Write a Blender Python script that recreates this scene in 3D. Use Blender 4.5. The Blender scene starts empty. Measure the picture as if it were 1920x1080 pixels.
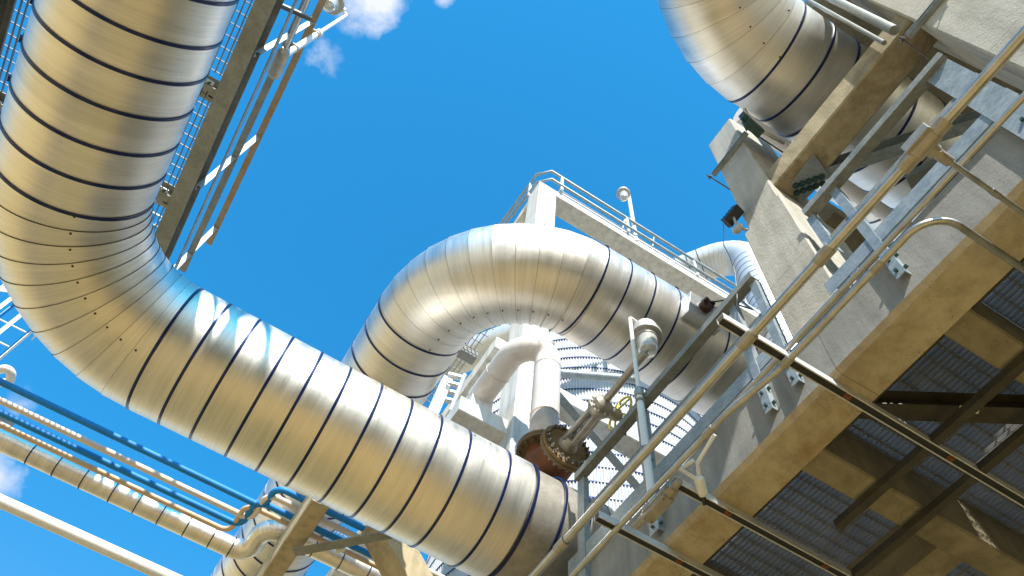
import bpy, math, random
from mathutils import Vector, Matrix
random.seed(7)
C = bpy.context.scene
COL = C.collection
PI = math.pi

# ------------------------------------------------------------------ camera
CAMZ = 1.6
F = 1502.66
R3 = Matrix(((0.851984, -0.519029, 0.068792), (0.488208, 0.74009, -0.462514), (0.189145, 0.427639, 0.883939)))
cam = bpy.data.cameras.new('camera')
co = bpy.data.objects.new('camera', cam)
COL.objects.link(co)
cam.sensor_width = 36.0
cam.lens = F / 1920 * 36
cam.clip_start = 0.05
cam.clip_end = 2000
r0, r1, r2 = R3[0], -R3[1], -R3[2]
co.matrix_world = Matrix(((r0[0], r1[0], r2[0], 0), (r0[1], r1[1], r2[1], 0), (r0[2], r1[2], r2[2], CAMZ), (0, 0, 0, 1)))
C.camera = co
C.render.resolution_x, C.render.resolution_y = 1920, 1080

# ------------------------------------------------------------------ sun, sky, exposure
SUN = Vector((-0.22, -0.72, 0.655)).normalized()
sl = bpy.data.lights.new('sun', 'SUN')
sl.energy = 5.0
sl.angle = math.radians(0.5)
sl.color = (1.0, 0.95, 0.87)
so = bpy.data.objects.new('sun', sl)
COL.objects.link(so)
so.location = (-5, -15, 30)
so.rotation_euler = SUN.to_track_quat('Z', 'Y').to_euler()
C.view_settings.view_transform = 'Standard'
C.view_settings.look = 'None'
C.view_settings.exposure = 0.65
C.view_settings.gamma = 1


def pxdir(px, py):
    return (R3.transposed() @ Vector(((px - 960) / F, (py - 540) / F, 1))).normalized()


w = bpy.data.worlds.new('World')
C.world = w
w.use_nodes = True
nt = w.node_tree
nt.nodes.clear()


def N(t, typ, **kw):
    n = t.nodes.new(typ)
    for k, v in kw.items():
        if k.startswith('i_'):
            n.inputs[k[2:].replace('_', ' ')].default_value = v
        else:
            setattr(n, k, v)
    return n


def math_n(t, op, a, b=None, clamp=False):
    n = t.nodes.new('ShaderNodeMath')
    n.operation = op
    n.use_clamp = clamp
    for i, v in enumerate((a, b)):
        if v is None:
            continue
        if isinstance(v, (int, float)):
            n.inputs[i].default_value = v
        else:
            t.links.new(v, n.inputs[i])
    return n.outputs[0]


sky = N(nt, 'ShaderNodeTexSky', sky_type='NISHITA', sun_disc=False)
sky.sun_elevation = math.asin(SUN.z)
sky.sun_rotation = math.atan2(SUN.x, SUN.y) % (2 * PI)
sky.air_density = 1.0
sky.dust_density = 0.6
sky.ozone_density = 2.0
tint = N(nt, 'ShaderNodeMix', data_type='RGBA', blend_type='MULTIPLY')
tint.inputs[0].default_value = 1
tint.inputs[7].default_value = (0.30, 1.66, 2.05, 1)
nt.links.new(sky.outputs[0], tint.inputs[6])
tc = N(nt, 'ShaderNodeTexCoord')
sp = N(nt, 'ShaderNodeSeparateXYZ')
nt.links.new(tc.outputs['Generated'], sp.inputs[0])
el = N(nt, 'ShaderNodeMapRange', interpolation_type='SMOOTHSTEP')
el.inputs[1].default_value = 0.12
el.inputs[2].default_value = 0.72
nt.links.new(sp.outputs[2], el.inputs[0])
tcol = N(nt, 'ShaderNodeMix', data_type='RGBA')
nt.links.new(el.outputs[0], tcol.inputs[0])
tcol.inputs[6].default_value = (1.35, 1.2, 1.02, 1)      # hazy air low down
tcol.inputs[7].default_value = (0.25, 1.64, 2.08, 1)      # deep blue overhead
nt.links.new(tcol.outputs[2], tint.inputs[7])
no = N(nt, 'ShaderNodeTexNoise', noise_dimensions='3D')
no.inputs['Scale'].default_value = 14
no.inputs['Detail'].default_value = 9
no.inputs['Roughness'].default_value = 0.62
nt.links.new(tc.outputs['Generated'], no.inputs['Vector'])
acc = None
for (px, py, rad, amt) in ((700, -8, 0.068, 0.9), (-14, 905, 0.06, 0.8), (35, 770, 0.05, 0.35), (590, 105, 0.05, 0.42), (835, -4, 0.03, 0.5)  , (1130, -20, 0.04, 0.15)):
    d = pxdir(px, py)
    vm = N(nt, 'ShaderNodeVectorMath', operation='DISTANCE')
    nt.links.new(tc.outputs['Generated'], vm.inputs[0])
    vm.inputs[1].default_value = d
    m = math_n(nt, 'SUBTRACT', 1.0, math_n(nt, 'DIVIDE', vm.outputs['Value'], rad), True)
    m = math_n(nt, 'MULTIPLY', m, amt)
    acc = m if acc is None else math_n(nt, 'MAXIMUM', acc, m)
cl = math_n(nt, 'SUBTRACT', math_n(nt, 'ADD', math_n(nt, 'MULTIPLY', acc, 0.75), no.outputs[0]), 0.72)
cl = math_n(nt, 'MULTIPLY', cl, 3.2, True)
cl = math_n(nt, 'MULTIPLY', cl, math_n(nt, 'MULTIPLY', acc, 3.0, True), True)
mx = N(nt, 'ShaderNodeMix', data_type='RGBA')
nt.links.new(cl, mx.inputs[0])
nt.links.new(tint.outputs[2], mx.inputs[6])
mx.inputs[7].default_value = (5.4, 5.7, 6.6, 1)
bg = N(nt, 'ShaderNodeBackground')
bg.inputs[1].default_value = 0.11
nt.links.new(mx.outputs[2], bg.inputs[0])
wo = N(nt, 'ShaderNodeOutputWorld')
nt.links.new(bg.outputs[0], wo.inputs[0])


# ------------------------------------------------------------------ placing helpers (h is height above the eye)
def V(x, y, h):
    return Vector((x, y, h + CAMZ))


def hit(px, py, x=None, y=None, h=None):
    d = pxdir(px, py)
    t = x / d.x if x is not None else (y / d.y if y is not None else h / d.z)
    return Vector((d.x * t, d.y * t, d.z * t + CAMZ))


# ------------------------------------------------------------------ materials
MATS = {}


def mat(name, c1, c2=None, scale=3.0, rough=0.6, rough2=None, metal=0.0, bump=0.0, bscale=60.0, stretch=(1, 1, 1), pores=0.0, stain=None, stain_scale=1.2, stain_lo=0.55, spangle=0.0, spec=None, coat=0.0, coord='Object'):
    m = bpy.data.materials.new(name)
    m.use_nodes = True
    t = m.node_tree
    b = t.nodes['Principled BSDF']
    L = t.links.new
    tcn = N(t, 'ShaderNodeTexCoord')
    mp = N(t, 'ShaderNodeMapping')
    mp.inputs['Scale'].default_value = stretch
    L(tcn.outputs[coord], mp.inputs[0])
    n1 = N(t, 'ShaderNodeTexNoise')
    n1.inputs['Scale'].default_value = scale
    n1.inputs['Detail'].default_value = 8
    n1.inputs['Roughness'].default_value = 0.65
    L(mp.outputs[0], n1.inputs['Vector'])
    r = N(t, 'ShaderNodeValToRGB')
    r.color_ramp.elements[0].position = 0.35
    r.color_ramp.elements[1].position = 0.68
    c2 = c2 or c1
    r.color_ramp.elements[0].color = (*c1, 1)
    r.color_ramp.elements[1].color = (*c2, 1)
    L(n1.outputs[0], r.inputs[0])
    colr = r.outputs[0]
    if spangle:
        vo = N(t, 'ShaderNodeTexVoronoi')
        vo.inputs['Scale'].default_value = 55
        L(tcn.outputs[coord], vo.inputs['Vector'])
        mxs = N(t, 'ShaderNodeMix', data_type='RGBA', blend_type='MULTIPLY')
        mxs.inputs[0].default_value = spangle
        L(colr, mxs.inputs[6])
        hs = N(t, 'ShaderNodeRGBToBW')
        L(vo.outputs['Color'], hs.inputs[0])
        mr = N(t, 'ShaderNodeMapRange')
        mr.inputs[3].default_value = 0.45
        mr.inputs[4].default_value = 1.4
        L(hs.outputs[0], mr.inputs[0])
        L(mr.outputs[0], mxs.inputs[7])
        colr = mxs.outputs[2]
    hgt = None
    nb = N(t, 'ShaderNodeTexNoise')
    nb.inputs['Scale'].default_value = bscale
    nb.inputs['Detail'].default_value = 6
    nb.inputs['Roughness'].default_value = 0.7
    L(mp.outputs[0], nb.inputs['Vector'])
    hgt = nb.outputs[0]
    if pores:
        vo = N(t, 'ShaderNodeTexVoronoi')
        vo.inputs['Scale'].default_value = 48
        vo.inputs['Randomness'].default_value = 1
        nw = N(t, 'ShaderNodeTexNoise')
        nw.inputs['Scale'].default_value = 4
        L(tcn.outputs[coord], nw.inputs['Vector'])
        L(tcn.outputs[coord], vo.inputs['Vector'])
        thr = math_n(t, 'MULTIPLY', math_n(t, 'SUBTRACT', nw.outputs[0], 0.38, True), 0.75)
        p = math_n(t, 'LESS_THAN', vo.outputs['Distance'], thr)
        mxp = N(t, 'ShaderNodeMix', data_type='RGBA', blend_type='MULTIPLY')
        L(math_n(t, 'MULTIPLY', p, pores), mxp.inputs[0])
        L(colr, mxp.inputs[6])
        mxp.inputs[7].default_value = (0.35, 0.32, 0.27, 1)
        colr = mxp.outputs[2]
        hgt = math_n(t, 'SUBTRACT', hgt, math_n(t, 'MULTIPLY', p, 0.8))
    if name.startswith('concrete'):
        mpd = N(t, 'ShaderNodeMapping')
        mpd.inputs['Scale'].default_value = (5.0, 5.0, 0.45)
        L(tcn.outputs[coord], mpd.inputs[0])
        nd = N(t, 'ShaderNodeTexNoise')
        nd.inputs['Scale'].default_value = 1.6
        nd.inputs['Detail'].default_value = 9
        nd.inputs['Roughness'].default_value = 0.65
        L(mpd.outputs[0], nd.inputs['Vector'])
        rd = N(t, 'ShaderNodeMapRange')
        rd.inputs[1].default_value = 0.42
        rd.inputs[2].default_value = 0.72
        rd.inputs[3].default_value = 1.06
        rd.inputs[4].default_value = 0.62
        L(nd.outputs[0], rd.inputs[0])
        mxd = N(t, 'ShaderNodeMix', data_type='RGBA', blend_type='MULTIPLY')
        mxd.inputs[0].default_value = 0.8
        L(colr, mxd.inputs[6])
        L(rd.outputs[0], mxd.inputs[7])
        colr = mxd.outputs[2]
        gm = N(t, 'ShaderNodeNewGeometry')
        sn = N(t, 'ShaderNodeSeparateXYZ')
        L(gm.outputs['Normal'], sn.inputs[0])
        spz = N(t, 'ShaderNodeSeparateXYZ')
        L(tcn.outputs[coord], spz.inputs[0])
        wob = math_n(t, 'MULTIPLY', math_n(t, 'SUBTRACT', n1.outputs[0], 0.5), 0.02)

        def joint(axis, period, off):
            f_ = math_n(t, 'FRACT', math_n(t, 'DIVIDE', math_n(t, 'ADD', math_n(t, 'ADD', spz.outputs[axis], wob), off), period))
            ln_ = math_n(t, 'LESS_THAN', f_, 0.006 / period)
            fl_ = math_n(t, 'LESS_THAN', math_n(t, 'ABSOLUTE', sn.outputs[axis]), 0.5)
            return math_n(t, 'MULTIPLY', ln_, fl_)
        jn = math_n(t, 'MAXIMUM', joint(1, 2.44, 10.9), joint(2, 1.22, 10.35))
        mxj = N(t, 'ShaderNodeMix', data_type='RGBA', blend_type='MULTIPLY')
        L(math_n(t, 'MULTIPLY', jn, 0.7), mxj.inputs[0])
        L(colr, mxj.inputs[6])
        mxj.inputs[7].default_value = (0.35, 0.32, 0.27, 1)
        colr = mxj.outputs[2]
    if stain:
        ns = N(t, 'ShaderNodeTexNoise')
        ns.inputs['Scale'].default_value = stain_scale
        ns.inputs['Detail'].default_value = 10
        ns.inputs['Roughness'].default_value = 0.7
        ns.inputs['Distortion'].default_value = 0.6
        L(tcn.outputs[coord], ns.inputs['Vector'])
        rs = N(t, 'ShaderNodeValToRGB')
        rs.color_ramp.elements[0].position = stain_lo
        rs.color_ramp.elements[1].position = min(0.98, stain_lo + 0.22)
        L(ns.outputs[0], rs.inputs[0])
        mxs = N(t, 'ShaderNodeMix', data_type='RGBA')
        L(math_n(t, 'MULTIPLY', rs.outputs[0], 0.8), mxs.inputs[0])
        L(colr, mxs.inputs[6])
        mxs.inputs[7].default_value = (*stain, 1)
        colr = mxs.outputs[2]
    L(colr, b.inputs['Base Color'])
    b.inputs['Metallic'].default_value = metal
    if rough2 is None:
        b.inputs['Roughness'].default_value = rough
    else:
        mr = N(t, 'ShaderNodeMapRange')
        mr.inputs[1].default_value = 0.3
        mr.inputs[2].default_value = 0.7
        mr.inputs[3].default_value = rough
        mr.inputs[4].default_value = rough2
        L(n1.outputs[0], mr.inputs[0])
        L(mr.outputs[0], b.inputs['Roughness'])
    if spec is not None:
        b.inputs['Specular IOR Level'].default_value = spec
    if coat:
        b.inputs['Coat Weight'].default_value = coat
    if bump:
        bp = N(t, 'ShaderNodeBump')
        bp.inputs['Strength'].default_value = bump
        bp.inputs['Distance'].default_value = 0.01
        L(hgt, bp.inputs['Height'])
        L(bp.outputs[0], b.inputs['Normal'])
    MATS[name] = m
    return m


def cladding(name, base, rough, streak=0.35, wave=0.5):
    """sheet aluminium: fine brushing round the pipe, slight denting, sheet-to-sheet tone"""
    m = bpy.data.materials.new(name)
    m.use_nodes = True
    t = m.node_tree
    b = t.nodes['Principled BSDF']
    L = t.links.new
    uv = N(t, 'ShaderNodeUVMap', uv_map='UVMap')

    def nz(sc, detail, rgh=0.6, src=None):
        mp = N(t, 'ShaderNodeMapping')
        mp.inputs['Scale'].default_value = sc
        L(src or uv.outputs[0], mp.inputs[0])
        n = N(t, 'ShaderNodeTexNoise')
        n.inputs['Scale'].default_value = 1
        n.inputs['Detail'].default_value = detail
        n.inputs['Roughness'].default_value = rgh
        L(mp.outputs[0], n.inputs['Vector'])
        return n.outputs[0]
    st = nz((70, 2.2, 1), 6, 0.7)        # brushing
    st2 = nz((9, 0.9, 1), 4)             # wide streaks
    spk = nz((190, 190, 1), 2)           # stucco grain
    wav = nz((2.2, 2.6, 1), 2, 0.4)      # dents
    mr = N(t, 'ShaderNodeMapRange')
    mr.inputs[1].default_value = 0.3
    mr.inputs[2].default_value = 0.7
    mr.inputs[3].default_value = 0.74
    mr.inputs[4].default_value = 1.08
    L(math_n(t, 'ADD', math_n(t, 'MULTIPLY', st, 0.55), math_n(t, 'MULTIPLY', st2, 0.45)), mr.inputs[0])
    mx_ = N(t, 'ShaderNodeMix', data_type='RGBA', blend_type='MULTIPLY')
    mx_.inputs[0].default_value = 1
    mx_.inputs[6].default_value = (*base, 1)
    L(mr.outputs[0], mx_.inputs[7])
    sx = N(t, 'ShaderNodeSeparateXYZ')
    L(uv.outputs[0], sx.inputs[0])
    vr = N(t, 'ShaderNodeTexVoronoi', voronoi_dimensions='1D')
    vr.inputs['Scale'].default_value = 1
    L(math_n(t, 'MULTIPLY', sx.outputs[0], 3.1), vr.inputs['W'])
    vb = N(t, 'ShaderNodeRGBToBW')
    L(vr.outputs['Color'], vb.inputs[0])
    vm_ = N(t, 'ShaderNodeMapRange')
    vm_.inputs[3].default_value = 0.88
    vm_.inputs[4].default_value = 1.05
    L(vb.outputs[0], vm_.inputs[0])
    mx2 = N(t, 'ShaderNodeMix', data_type='RGBA', blend_type='MULTIPLY')
    mx2.inputs[0].default_value = 1
    L(mx_.outputs[2], mx2.inputs[6])
    L(vm_.outputs[0], mx2.inputs[7])
    L(mx2.outputs[2], b.inputs['Base Color'])
    b.inputs['Metallic'].default_value = 1
    mr2 = N(t, 'ShaderNodeMapRange')
    mr2.inputs[1].default_value = 0.3
    mr2.inputs[2].default_value = 0.7
    mr2.inputs[3].default_value = rough - 0.05
    mr2.inputs[4].default_value = rough + 0.07
    L(st2, mr2.inputs[0])
    L(mr2.outputs[0], b.inputs['Roughness'])
    h = math_n(t, 'ADD', math_n(t, 'MULTIPLY', st, 0.0016 * streak), math_n(t, 'MULTIPLY', wav, 0.010 * wave))
    h = math_n(t, 'ADD', h, math_n(t, 'MULTIPLY', spk, 0.0011))
    bp = N(t, 'ShaderNodeBump')
    bp.inputs['Strength'].default_value = 1
    bp.inputs['Distance'].default_value = 1
    L(h, bp.inputs['Height'])
    L(bp.outputs[0], b.inputs['Normal'])
    MATS[name] = m
    return m


cladding('aluminium', (0.92, 0.87, 0.785), 0.38, 0.32, 0.5)
cladding('aluminium_satin', (0.90, 0.865, 0.81), 0.40, 0.3, 0.5)
mat('aluminium_bright', (0.55, 0.56, 0.57), (0.66, 0.67, 0.68), 3, 0.45, metal=0.45, bump=0.05)
mat('strap', (0.007, 0.018, 0.085), (0.012, 0.028, 0.12), 20, 0.28, metal=0.35)
mat('seam', (0.05, 0.045, 0.04), None, 10, 0.6)
mat('concrete', (0.43, 0.40, 0.335), (0.56, 0.53, 0.46), 2.2, 0.85, bump=0.55, bscale=45, pores=0.75, stain=(0.20, 0.16, 0.10), stain_lo=0.54)
mat('concrete_warm', (0.42, 0.35, 0.22), (0.52, 0.44, 0.30), 2.4, 0.85, bump=0.5, bscale=40, pores=0.8, stain=(0.13, 0.075, 0.03), stain_scale=1.3, stain_lo=0.50)
mat('concrete_grey', (0.235, 0.228, 0.208), (0.33, 0.32, 0.295), 2.0, 0.85, bump=0.3, bscale=45, pores=0.5, stain=(0.15, 0.12, 0.08), stain_lo=0.55)
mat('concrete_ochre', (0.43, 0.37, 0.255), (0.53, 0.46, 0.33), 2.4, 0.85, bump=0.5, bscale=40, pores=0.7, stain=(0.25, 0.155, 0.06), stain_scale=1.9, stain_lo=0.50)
mat('concrete_stained', (0.42, 0.35, 0.22), (0.52, 0.44, 0.30), 2.4, 0.85, bump=0.5, bscale=40, pores=0.8, stain=(0.085, 0.05, 0.02), stain_scale=1.15, stain_lo=0.44)
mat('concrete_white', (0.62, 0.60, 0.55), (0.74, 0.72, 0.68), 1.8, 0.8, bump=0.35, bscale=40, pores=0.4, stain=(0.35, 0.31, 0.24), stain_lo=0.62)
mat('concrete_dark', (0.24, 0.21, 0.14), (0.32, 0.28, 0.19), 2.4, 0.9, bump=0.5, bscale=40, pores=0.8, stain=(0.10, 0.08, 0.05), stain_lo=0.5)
mat('galvanised', (0.25, 0.30, 0.33), (0.37, 0.42, 0.45), 9, 0.45, 0.6, metal=0.3, bump=0.04, bscale=80, spangle=0.35)
mat('galvanised_bright', (0.60, 0.62, 0.63), (0.72, 0.73, 0.74), 9, 0.40, 0.55, metal=0.25, bump=0.08, spangle=0.2)
mat('zinc', (0.27, 0.29, 0.30), (0.40, 0.42, 0.43), 9, 0.45, 0.6, metal=0.3, bump=0.1, spangle=0.25)
mat('weathered_steel', (0.22, 0.23, 0.21), (0.33, 0.34, 0.315), 6, 0.55, 0.75, metal=0.4, bump=0.2, bscale=50, spangle=0.25, stain=(0.13, 0.10, 0.07), stain_lo=0.6)
mat('dark_steel', (0.05, 0.045, 0.035), (0.09, 0.08, 0.06), 8, 0.55, metal=0.3, bump=0.2, stain=(0.11, 0.05, 0.025), stain_lo=0.6)
mat('conduit', (0.44, 0.435, 0.415), (0.58, 0.575, 0.55), 12, 0.30, 0.46, metal=0.95, bump=0.12, bscale=70, stain=(0.34, 0.19, 0.07), stain_scale=9, stain_lo=0.6)
mat('fitting', (0.34, 0.31, 0.265), (0.46, 0.43, 0.375), 14, 0.45, metal=0.55, bump=0.25, bscale=90, stain=(0.25, 0.15, 0.07), stain_scale=12, stain_lo=0.66)
mat('rust', (0.12, 0.04, 0.015), (0.24, 0.09, 0.028), 5, 0.75, bump=0.4, bscale=60, stain=(0.09, 0.04, 0.02), stain_scale=5)
mat('rust_rail', (0.30, 0.22, 0.13), (0.40, 0.33, 0.24), 6, 0.65, metal=0.3, bump=0.2, stain=(0.38, 0.17, 0.04), stain_scale=3, stain_lo=0.5)
mat('flange_brown', (0.15, 0.095, 0.04), (0.25, 0.165, 0.07), 6, 0.6, metal=0.3, bump=0.3, bscale=50, stain=(0.24, 0.11, 0.02), stain_scale=5, stain_lo=0.6)
mat('nut', (0.16, 0.14, 0.12), (0.30, 0.28, 0.26), 25, 0.35, metal=0.8)
mat('green_nut', (0.03, 0.075, 0.075), (0.06, 0.12, 0.12), 30, 0.5, metal=0.4)
mat('white_paint', (0.76, 0.73, 0.69), (0.82, 0.79, 0.75), 3, 0.45, bump=0.06, stain=(0.55, 0.46, 0.38), stain_lo=0.66)
mat('cream_paint', (0.72, 0.63, 0.55), (0.78, 0.69, 0.61), 4, 0.5, bump=0.06, stain=(0.50, 0.40, 0.32), stain_lo=0.64)
mat('beige_paint', (0.66, 0.58, 0.51), (0.74, 0.67, 0.60), 3, 0.5, bump=0.08, stain=(0.48, 0.34, 0.25), stain_scale=2.0, stain_lo=0.52)
mat('tan_paint', (0.62, 0.42, 0.25), (0.70, 0.50, 0.32), 4, 0.5, bump=0.06)
mat('blue_paint', (0.008, 0.19, 0.58), (0.012, 0.24, 0.68), 4, 0.5, spec=0.3, bump=0.05)
mat('lamp_white', (0.78, 0.78, 0.76), (0.84, 0.84, 0.82), 6, 0.4)
mat('lamp_grey', (0.42, 0.42, 0.40), (0.52, 0.52, 0.49), 10, 0.5, metal=0.4)
mat('yellow_paint', (0.55, 0.47, 0.05), (0.66, 0.57, 0.09), 8, 0.5, stain=(0.30, 0.24, 0.06), stain_lo=0.6, stain_scale=8)
mat('brown_plastic', (0.055, 0.022, 0.016), (0.085, 0.035, 0.022), 10, 0.45)
mat('black_rubber', (0.015, 0.015, 0.016), (0.03, 0.03, 0.03), 10, 0.5)
mat('corrugated', (0.42, 0.435, 0.46), (0.50, 0.515, 0.54), 1.5, 0.6, metal=0.0)
mat('grating_steel', (0.20, 0.195, 0.185), (0.29, 0.28, 0.265), 4, 0.5, metal=0.15)
mat('sheet_grey', (0.52, 0.53, 0.53), (0.60, 0.61, 0.61), 6, 0.42, metal=0.6)
mat('label_paper', (0.62, 0.60, 0.54), (0.70, 0.68, 0.62), 9, 0.7)
mat('sand', (0.42, 0.275, 0.098), (0.53, 0.355, 0.14), 0.5, 0.95, bump=0.6, bscale=14, stain=(0.20, 0.15, 0.08), stain_scale=0.35, stain_lo=0.5)
mat('asphalt', (0.05, 0.047, 0.042), (0.075, 0.07, 0.062), 3, 0.9, bump=0.4, bscale=60)
g = mat('jar_glass', (0.80, 0.81, 0.78), None, 5, 0.28)
g.node_tree.nodes['Principled BSDF'].inputs['Transmission Weight'].default_value = 0.5
g.node_tree.nodes['Principled BSDF'].inputs['IOR'].default_value = 1.3


# ------------------------------------------------------------------ mesh builder
class MB:
    def __init__(s):
        s.v, s.f, s.uv, s.mi, s.sm = [], [], [], [], []

    def quad_faces(s, vs, faces, mi=0, smooth=False, uvs=None):
        o = len(s.v)
        s.v += [Vector(p) for p in vs]
        for k, fc in enumerate(faces):
            s.f.append([i + o for i in fc])
            s.mi.append(mi)
            s.sm.append(smooth)
            s.uv.append(uvs[k] if uvs else [(0, 0)] * len(fc))
        return s

    def prism(s, prof, p0, p1, right, up=None, mi=0, cap=True):
        """profile (a,b) in right/up axes, extruded p0 -> p1"""
        p0, p1 = Vector(p0), Vector(p1)
        t = (p1 - p0).normalized()
        rt = Vector(right)
        rt = (rt - t * rt.dot(t)).normalized()
        u = t.cross(rt)
        if up is not None and u.dot(Vector(up)) < 0:
            u = -u
        n = len(prof)
        vs = [p0 + rt * a + u * b for a, b in prof] + [p1 + rt * a + u * b for a, b in prof]
        fs = [(i, (i + 1) % n, n + (i + 1) % n, n + i) for i in range(n)]
        if cap:
            fs += [tuple(range(n - 1, -1, -1)), tuple(range(n, 2 * n))]
        return s.quad_faces(vs, fs, mi)

    def box(s, lo, hi, ch=0.0, mi=0):
        lo, hi = Vector(lo), Vector(hi)
        c = [(lo.x, lo.y), (hi.x, lo.y), (hi.x, hi.y), (lo.x, hi.y)]
        vs = [(x, y, lo.z) for x, y in c] + [(x, y, hi.z) for x, y in c]
        return s.quad_faces(vs, [(3, 2, 1, 0), (4, 5, 6, 7), (0, 1, 5, 4), (1, 2, 6, 5), (2, 3, 7, 6), (3, 0, 4, 7)], mi)

    def obox(s, c, ax, half, mi=0):
        c = Vector(c)
        a = [Vector(k).normalized() * h for k, h in zip(ax, half)]
        vs = [c + a[0] * i + a[1] * j + a[2] * k for k in (-1, 1) for i, j in ((-1, -1), (1, -1), (1, 1), (-1, 1))]
        return s.quad_faces(vs, [(3, 2, 1, 0), (4, 5, 6, 7), (0, 1, 5, 4), (1, 2, 6, 5), (2, 3, 7, 6), (3, 0, 4, 7)], mi)

    def tube(s, pts, r, seg=16, cap=True, mi=0, closed=False, rr=None):
        pts = [Vector(p) for p in pts]
        n = len(pts)
        tang = []
        for i in range(n):
            if closed:
                d = pts[(i + 1) % n] - pts[i - 1]
            else:
                d = pts[min(i + 1, n - 1)] - pts[max(i - 1, 0)]
            tang.append(d.normalized())
        nrm = tang[0].orthogonal().normalized()
        rings = []
        ln = 0
        lens = []
        for i in range(n):
            nrm = (nrm - tang[i] * nrm.dot(tang[i])).normalized()
            b = tang[i].cross(nrm)
            rad = rr[i] if rr else r
            k = 1.0
            if 0 < i < n - 1:
                cs = (pts[i] - pts[i - 1]).normalized().dot(tang[i])
                k = 1 / max(cs, 0.6)
            rings.append([pts[i] + (nrm * math.cos(2 * PI * j / seg) + b * math.sin(2 * PI * j / seg)) * rad for j in range(seg)])
            if i:
                ln += (pts[i] - pts[i - 1]).length
            lens.append(ln)
        vs = [p for rg in rings for p in rg]
        fs, uvs = [], []
        m = n if closed else n - 1
        for i in range(m):
            i2 = (i + 1) % n
            for j in range(seg):
                j2 = (j + 1) % seg
                fs.append((i * seg + j, i * seg + j2, i2 * seg + j2, i2 * seg + j))
                u0, u1 = lens[i], lens[i2] if i2 else lens[i] + 0.1
                v0, v1 = r * 2 * PI * j / seg, r * 2 * PI * (j + 1) / seg
                uvs.append([(u0, v0), (u0, v1), (u1, v1), (u1, v0)])
        s.quad_faces(vs, fs, mi, True, uvs)
        if cap and not closed:
            s.quad_faces(rings[0], [tuple(range(seg - 1, -1, -1))], mi)
            s.quad_faces(rings[-1], [tuple(range(seg))], mi)
        return s

    def lathe(s, o, axis, prof, seg=32, mi=0, smooth=True):
        """profile list of (along axis, radius)"""
        o, a = Vector(o), Vector(axis).normalized()
        n = a.orthogonal().normalized()
        b = a.cross(n)
        for (z0, q0), (z1, q1) in zip(prof[:-1], prof[1:]):
            ring0 = [o + a * z0 + (n * math.cos(2 * PI * j / seg) + b * math.sin(2 * PI * j / seg)) * q0 for j in range(seg)]
            ring1 = [o + a * z1 + (n * math.cos(2 * PI * j / seg) + b * math.sin(2 * PI * j / seg)) * q1 for j in range(seg)]
            if q0 < 1e-6:
                s.quad_faces([ring0[0]] + ring1, [(0, 1 + j, 1 + (j + 1) % seg) for j in range(seg)], mi, False)
            elif q1 < 1e-6:
                s.quad_faces(ring0 + [ring1[0]], [(j, (j + 1) % seg, seg) for j in range(seg)], mi, False)
            else:
                s.quad_faces(ring0 + ring1, [(j, (j + 1) % seg, seg + (j + 1) % seg, seg + j) for j in range(seg)], mi, smooth and abs(z1 - z0) > 1e-6)
        return s

    def sphere(s, c, r, mi=0, sc=(1, 1, 1), seg=14):
        c = Vector(c)
        vs, fs = [], []
        k = seg // 2
        for i in range(k + 1):
            th = PI * i / k
            for j in range(seg):
                ph = 2 * PI * j / seg
                vs.append(c + Vector((r * sc[0] * math.sin(th) * math.cos(ph), r * sc[1] * math.sin(th) * math.sin(ph), r * sc[2] * math.cos(th))))
        for i in range(k):
            for j in range(seg):
                fs.append((i * seg + j, (i + 1) * seg + j, (i + 1) * seg + (j + 1) % seg, i * seg + (j + 1) % seg))
        return s.quad_faces(vs, fs, mi, True)


ORG = {}


def build(name, mb, mats, parent=None, label=None, cat=None, group=None, kind=None, bevel=0):
    if not isinstance(mats, (list, tuple)):
        mats = [mats]
    xs = [p.x for p in mb.v]
    ys = [p.y for p in mb.v]
    zs = [p.z for p in mb.v]
    if parent is None:
        org = Vector(((min(xs) + max(xs)) / 2, (min(ys) + max(ys)) / 2, min(zs)))
        base = Vector((0, 0, 0))
    else:
        base = ORG[parent.name]
        org = base.copy()
    me = bpy.data.meshes.new(name)
    me.from_pydata([p - org for p in mb.v], [], mb.f)
    uvl = me.uv_layers.new(name='UVMap')
    k = 0
    for fi, uv in enumerate(mb.uv):
        for u in uv:
            uvl.data[k].uv = u
            k += 1
    for i, p in enumerate(me.polygons):
        p.material_index = mb.mi[i]
        p.use_smooth = mb.sm[i]
    for m in mats:
        me.materials.append(MATS[m])
    import bmesh
    bm = bmesh.new()
    bm.from_mesh(me)
    bmesh.ops.recalc_face_normals(bm, faces=bm.faces)
    bm.to_mesh(me)
    bm.free()
    o = bpy.data.objects.new(name, me)
    COL.objects.link(o)
    if parent is not None:
        o.parent = parent
    else:
        o.location = org
    ORG[o.name] = org
    if bevel:
        bv = o.modifiers.new('bevel', 'BEVEL')
        bv.width = bevel
        bv.segments = 2
        bv.limit_method = 'ANGLE'
        bv.angle_limit = math.radians(50)
    tag(o, label, cat, group, kind)
    return o


def tag(o, label=None, cat=None, group=None, kind=None):
    if label:
        o['label'] = label
    if cat:
        o['category'] = cat
    if group:
        o['group'] = group
    if kind:
        o['kind'] = kind


def thing(name, loc, label, cat, group=None):
    o = bpy.data.objects.new(name, None)
    o.empty_display_size = 0.1
    COL.objects.link(o)
    o.location = loc
    ORG[o.name] = Vector(loc)
    tag(o, label, cat, group)
    return o


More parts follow.
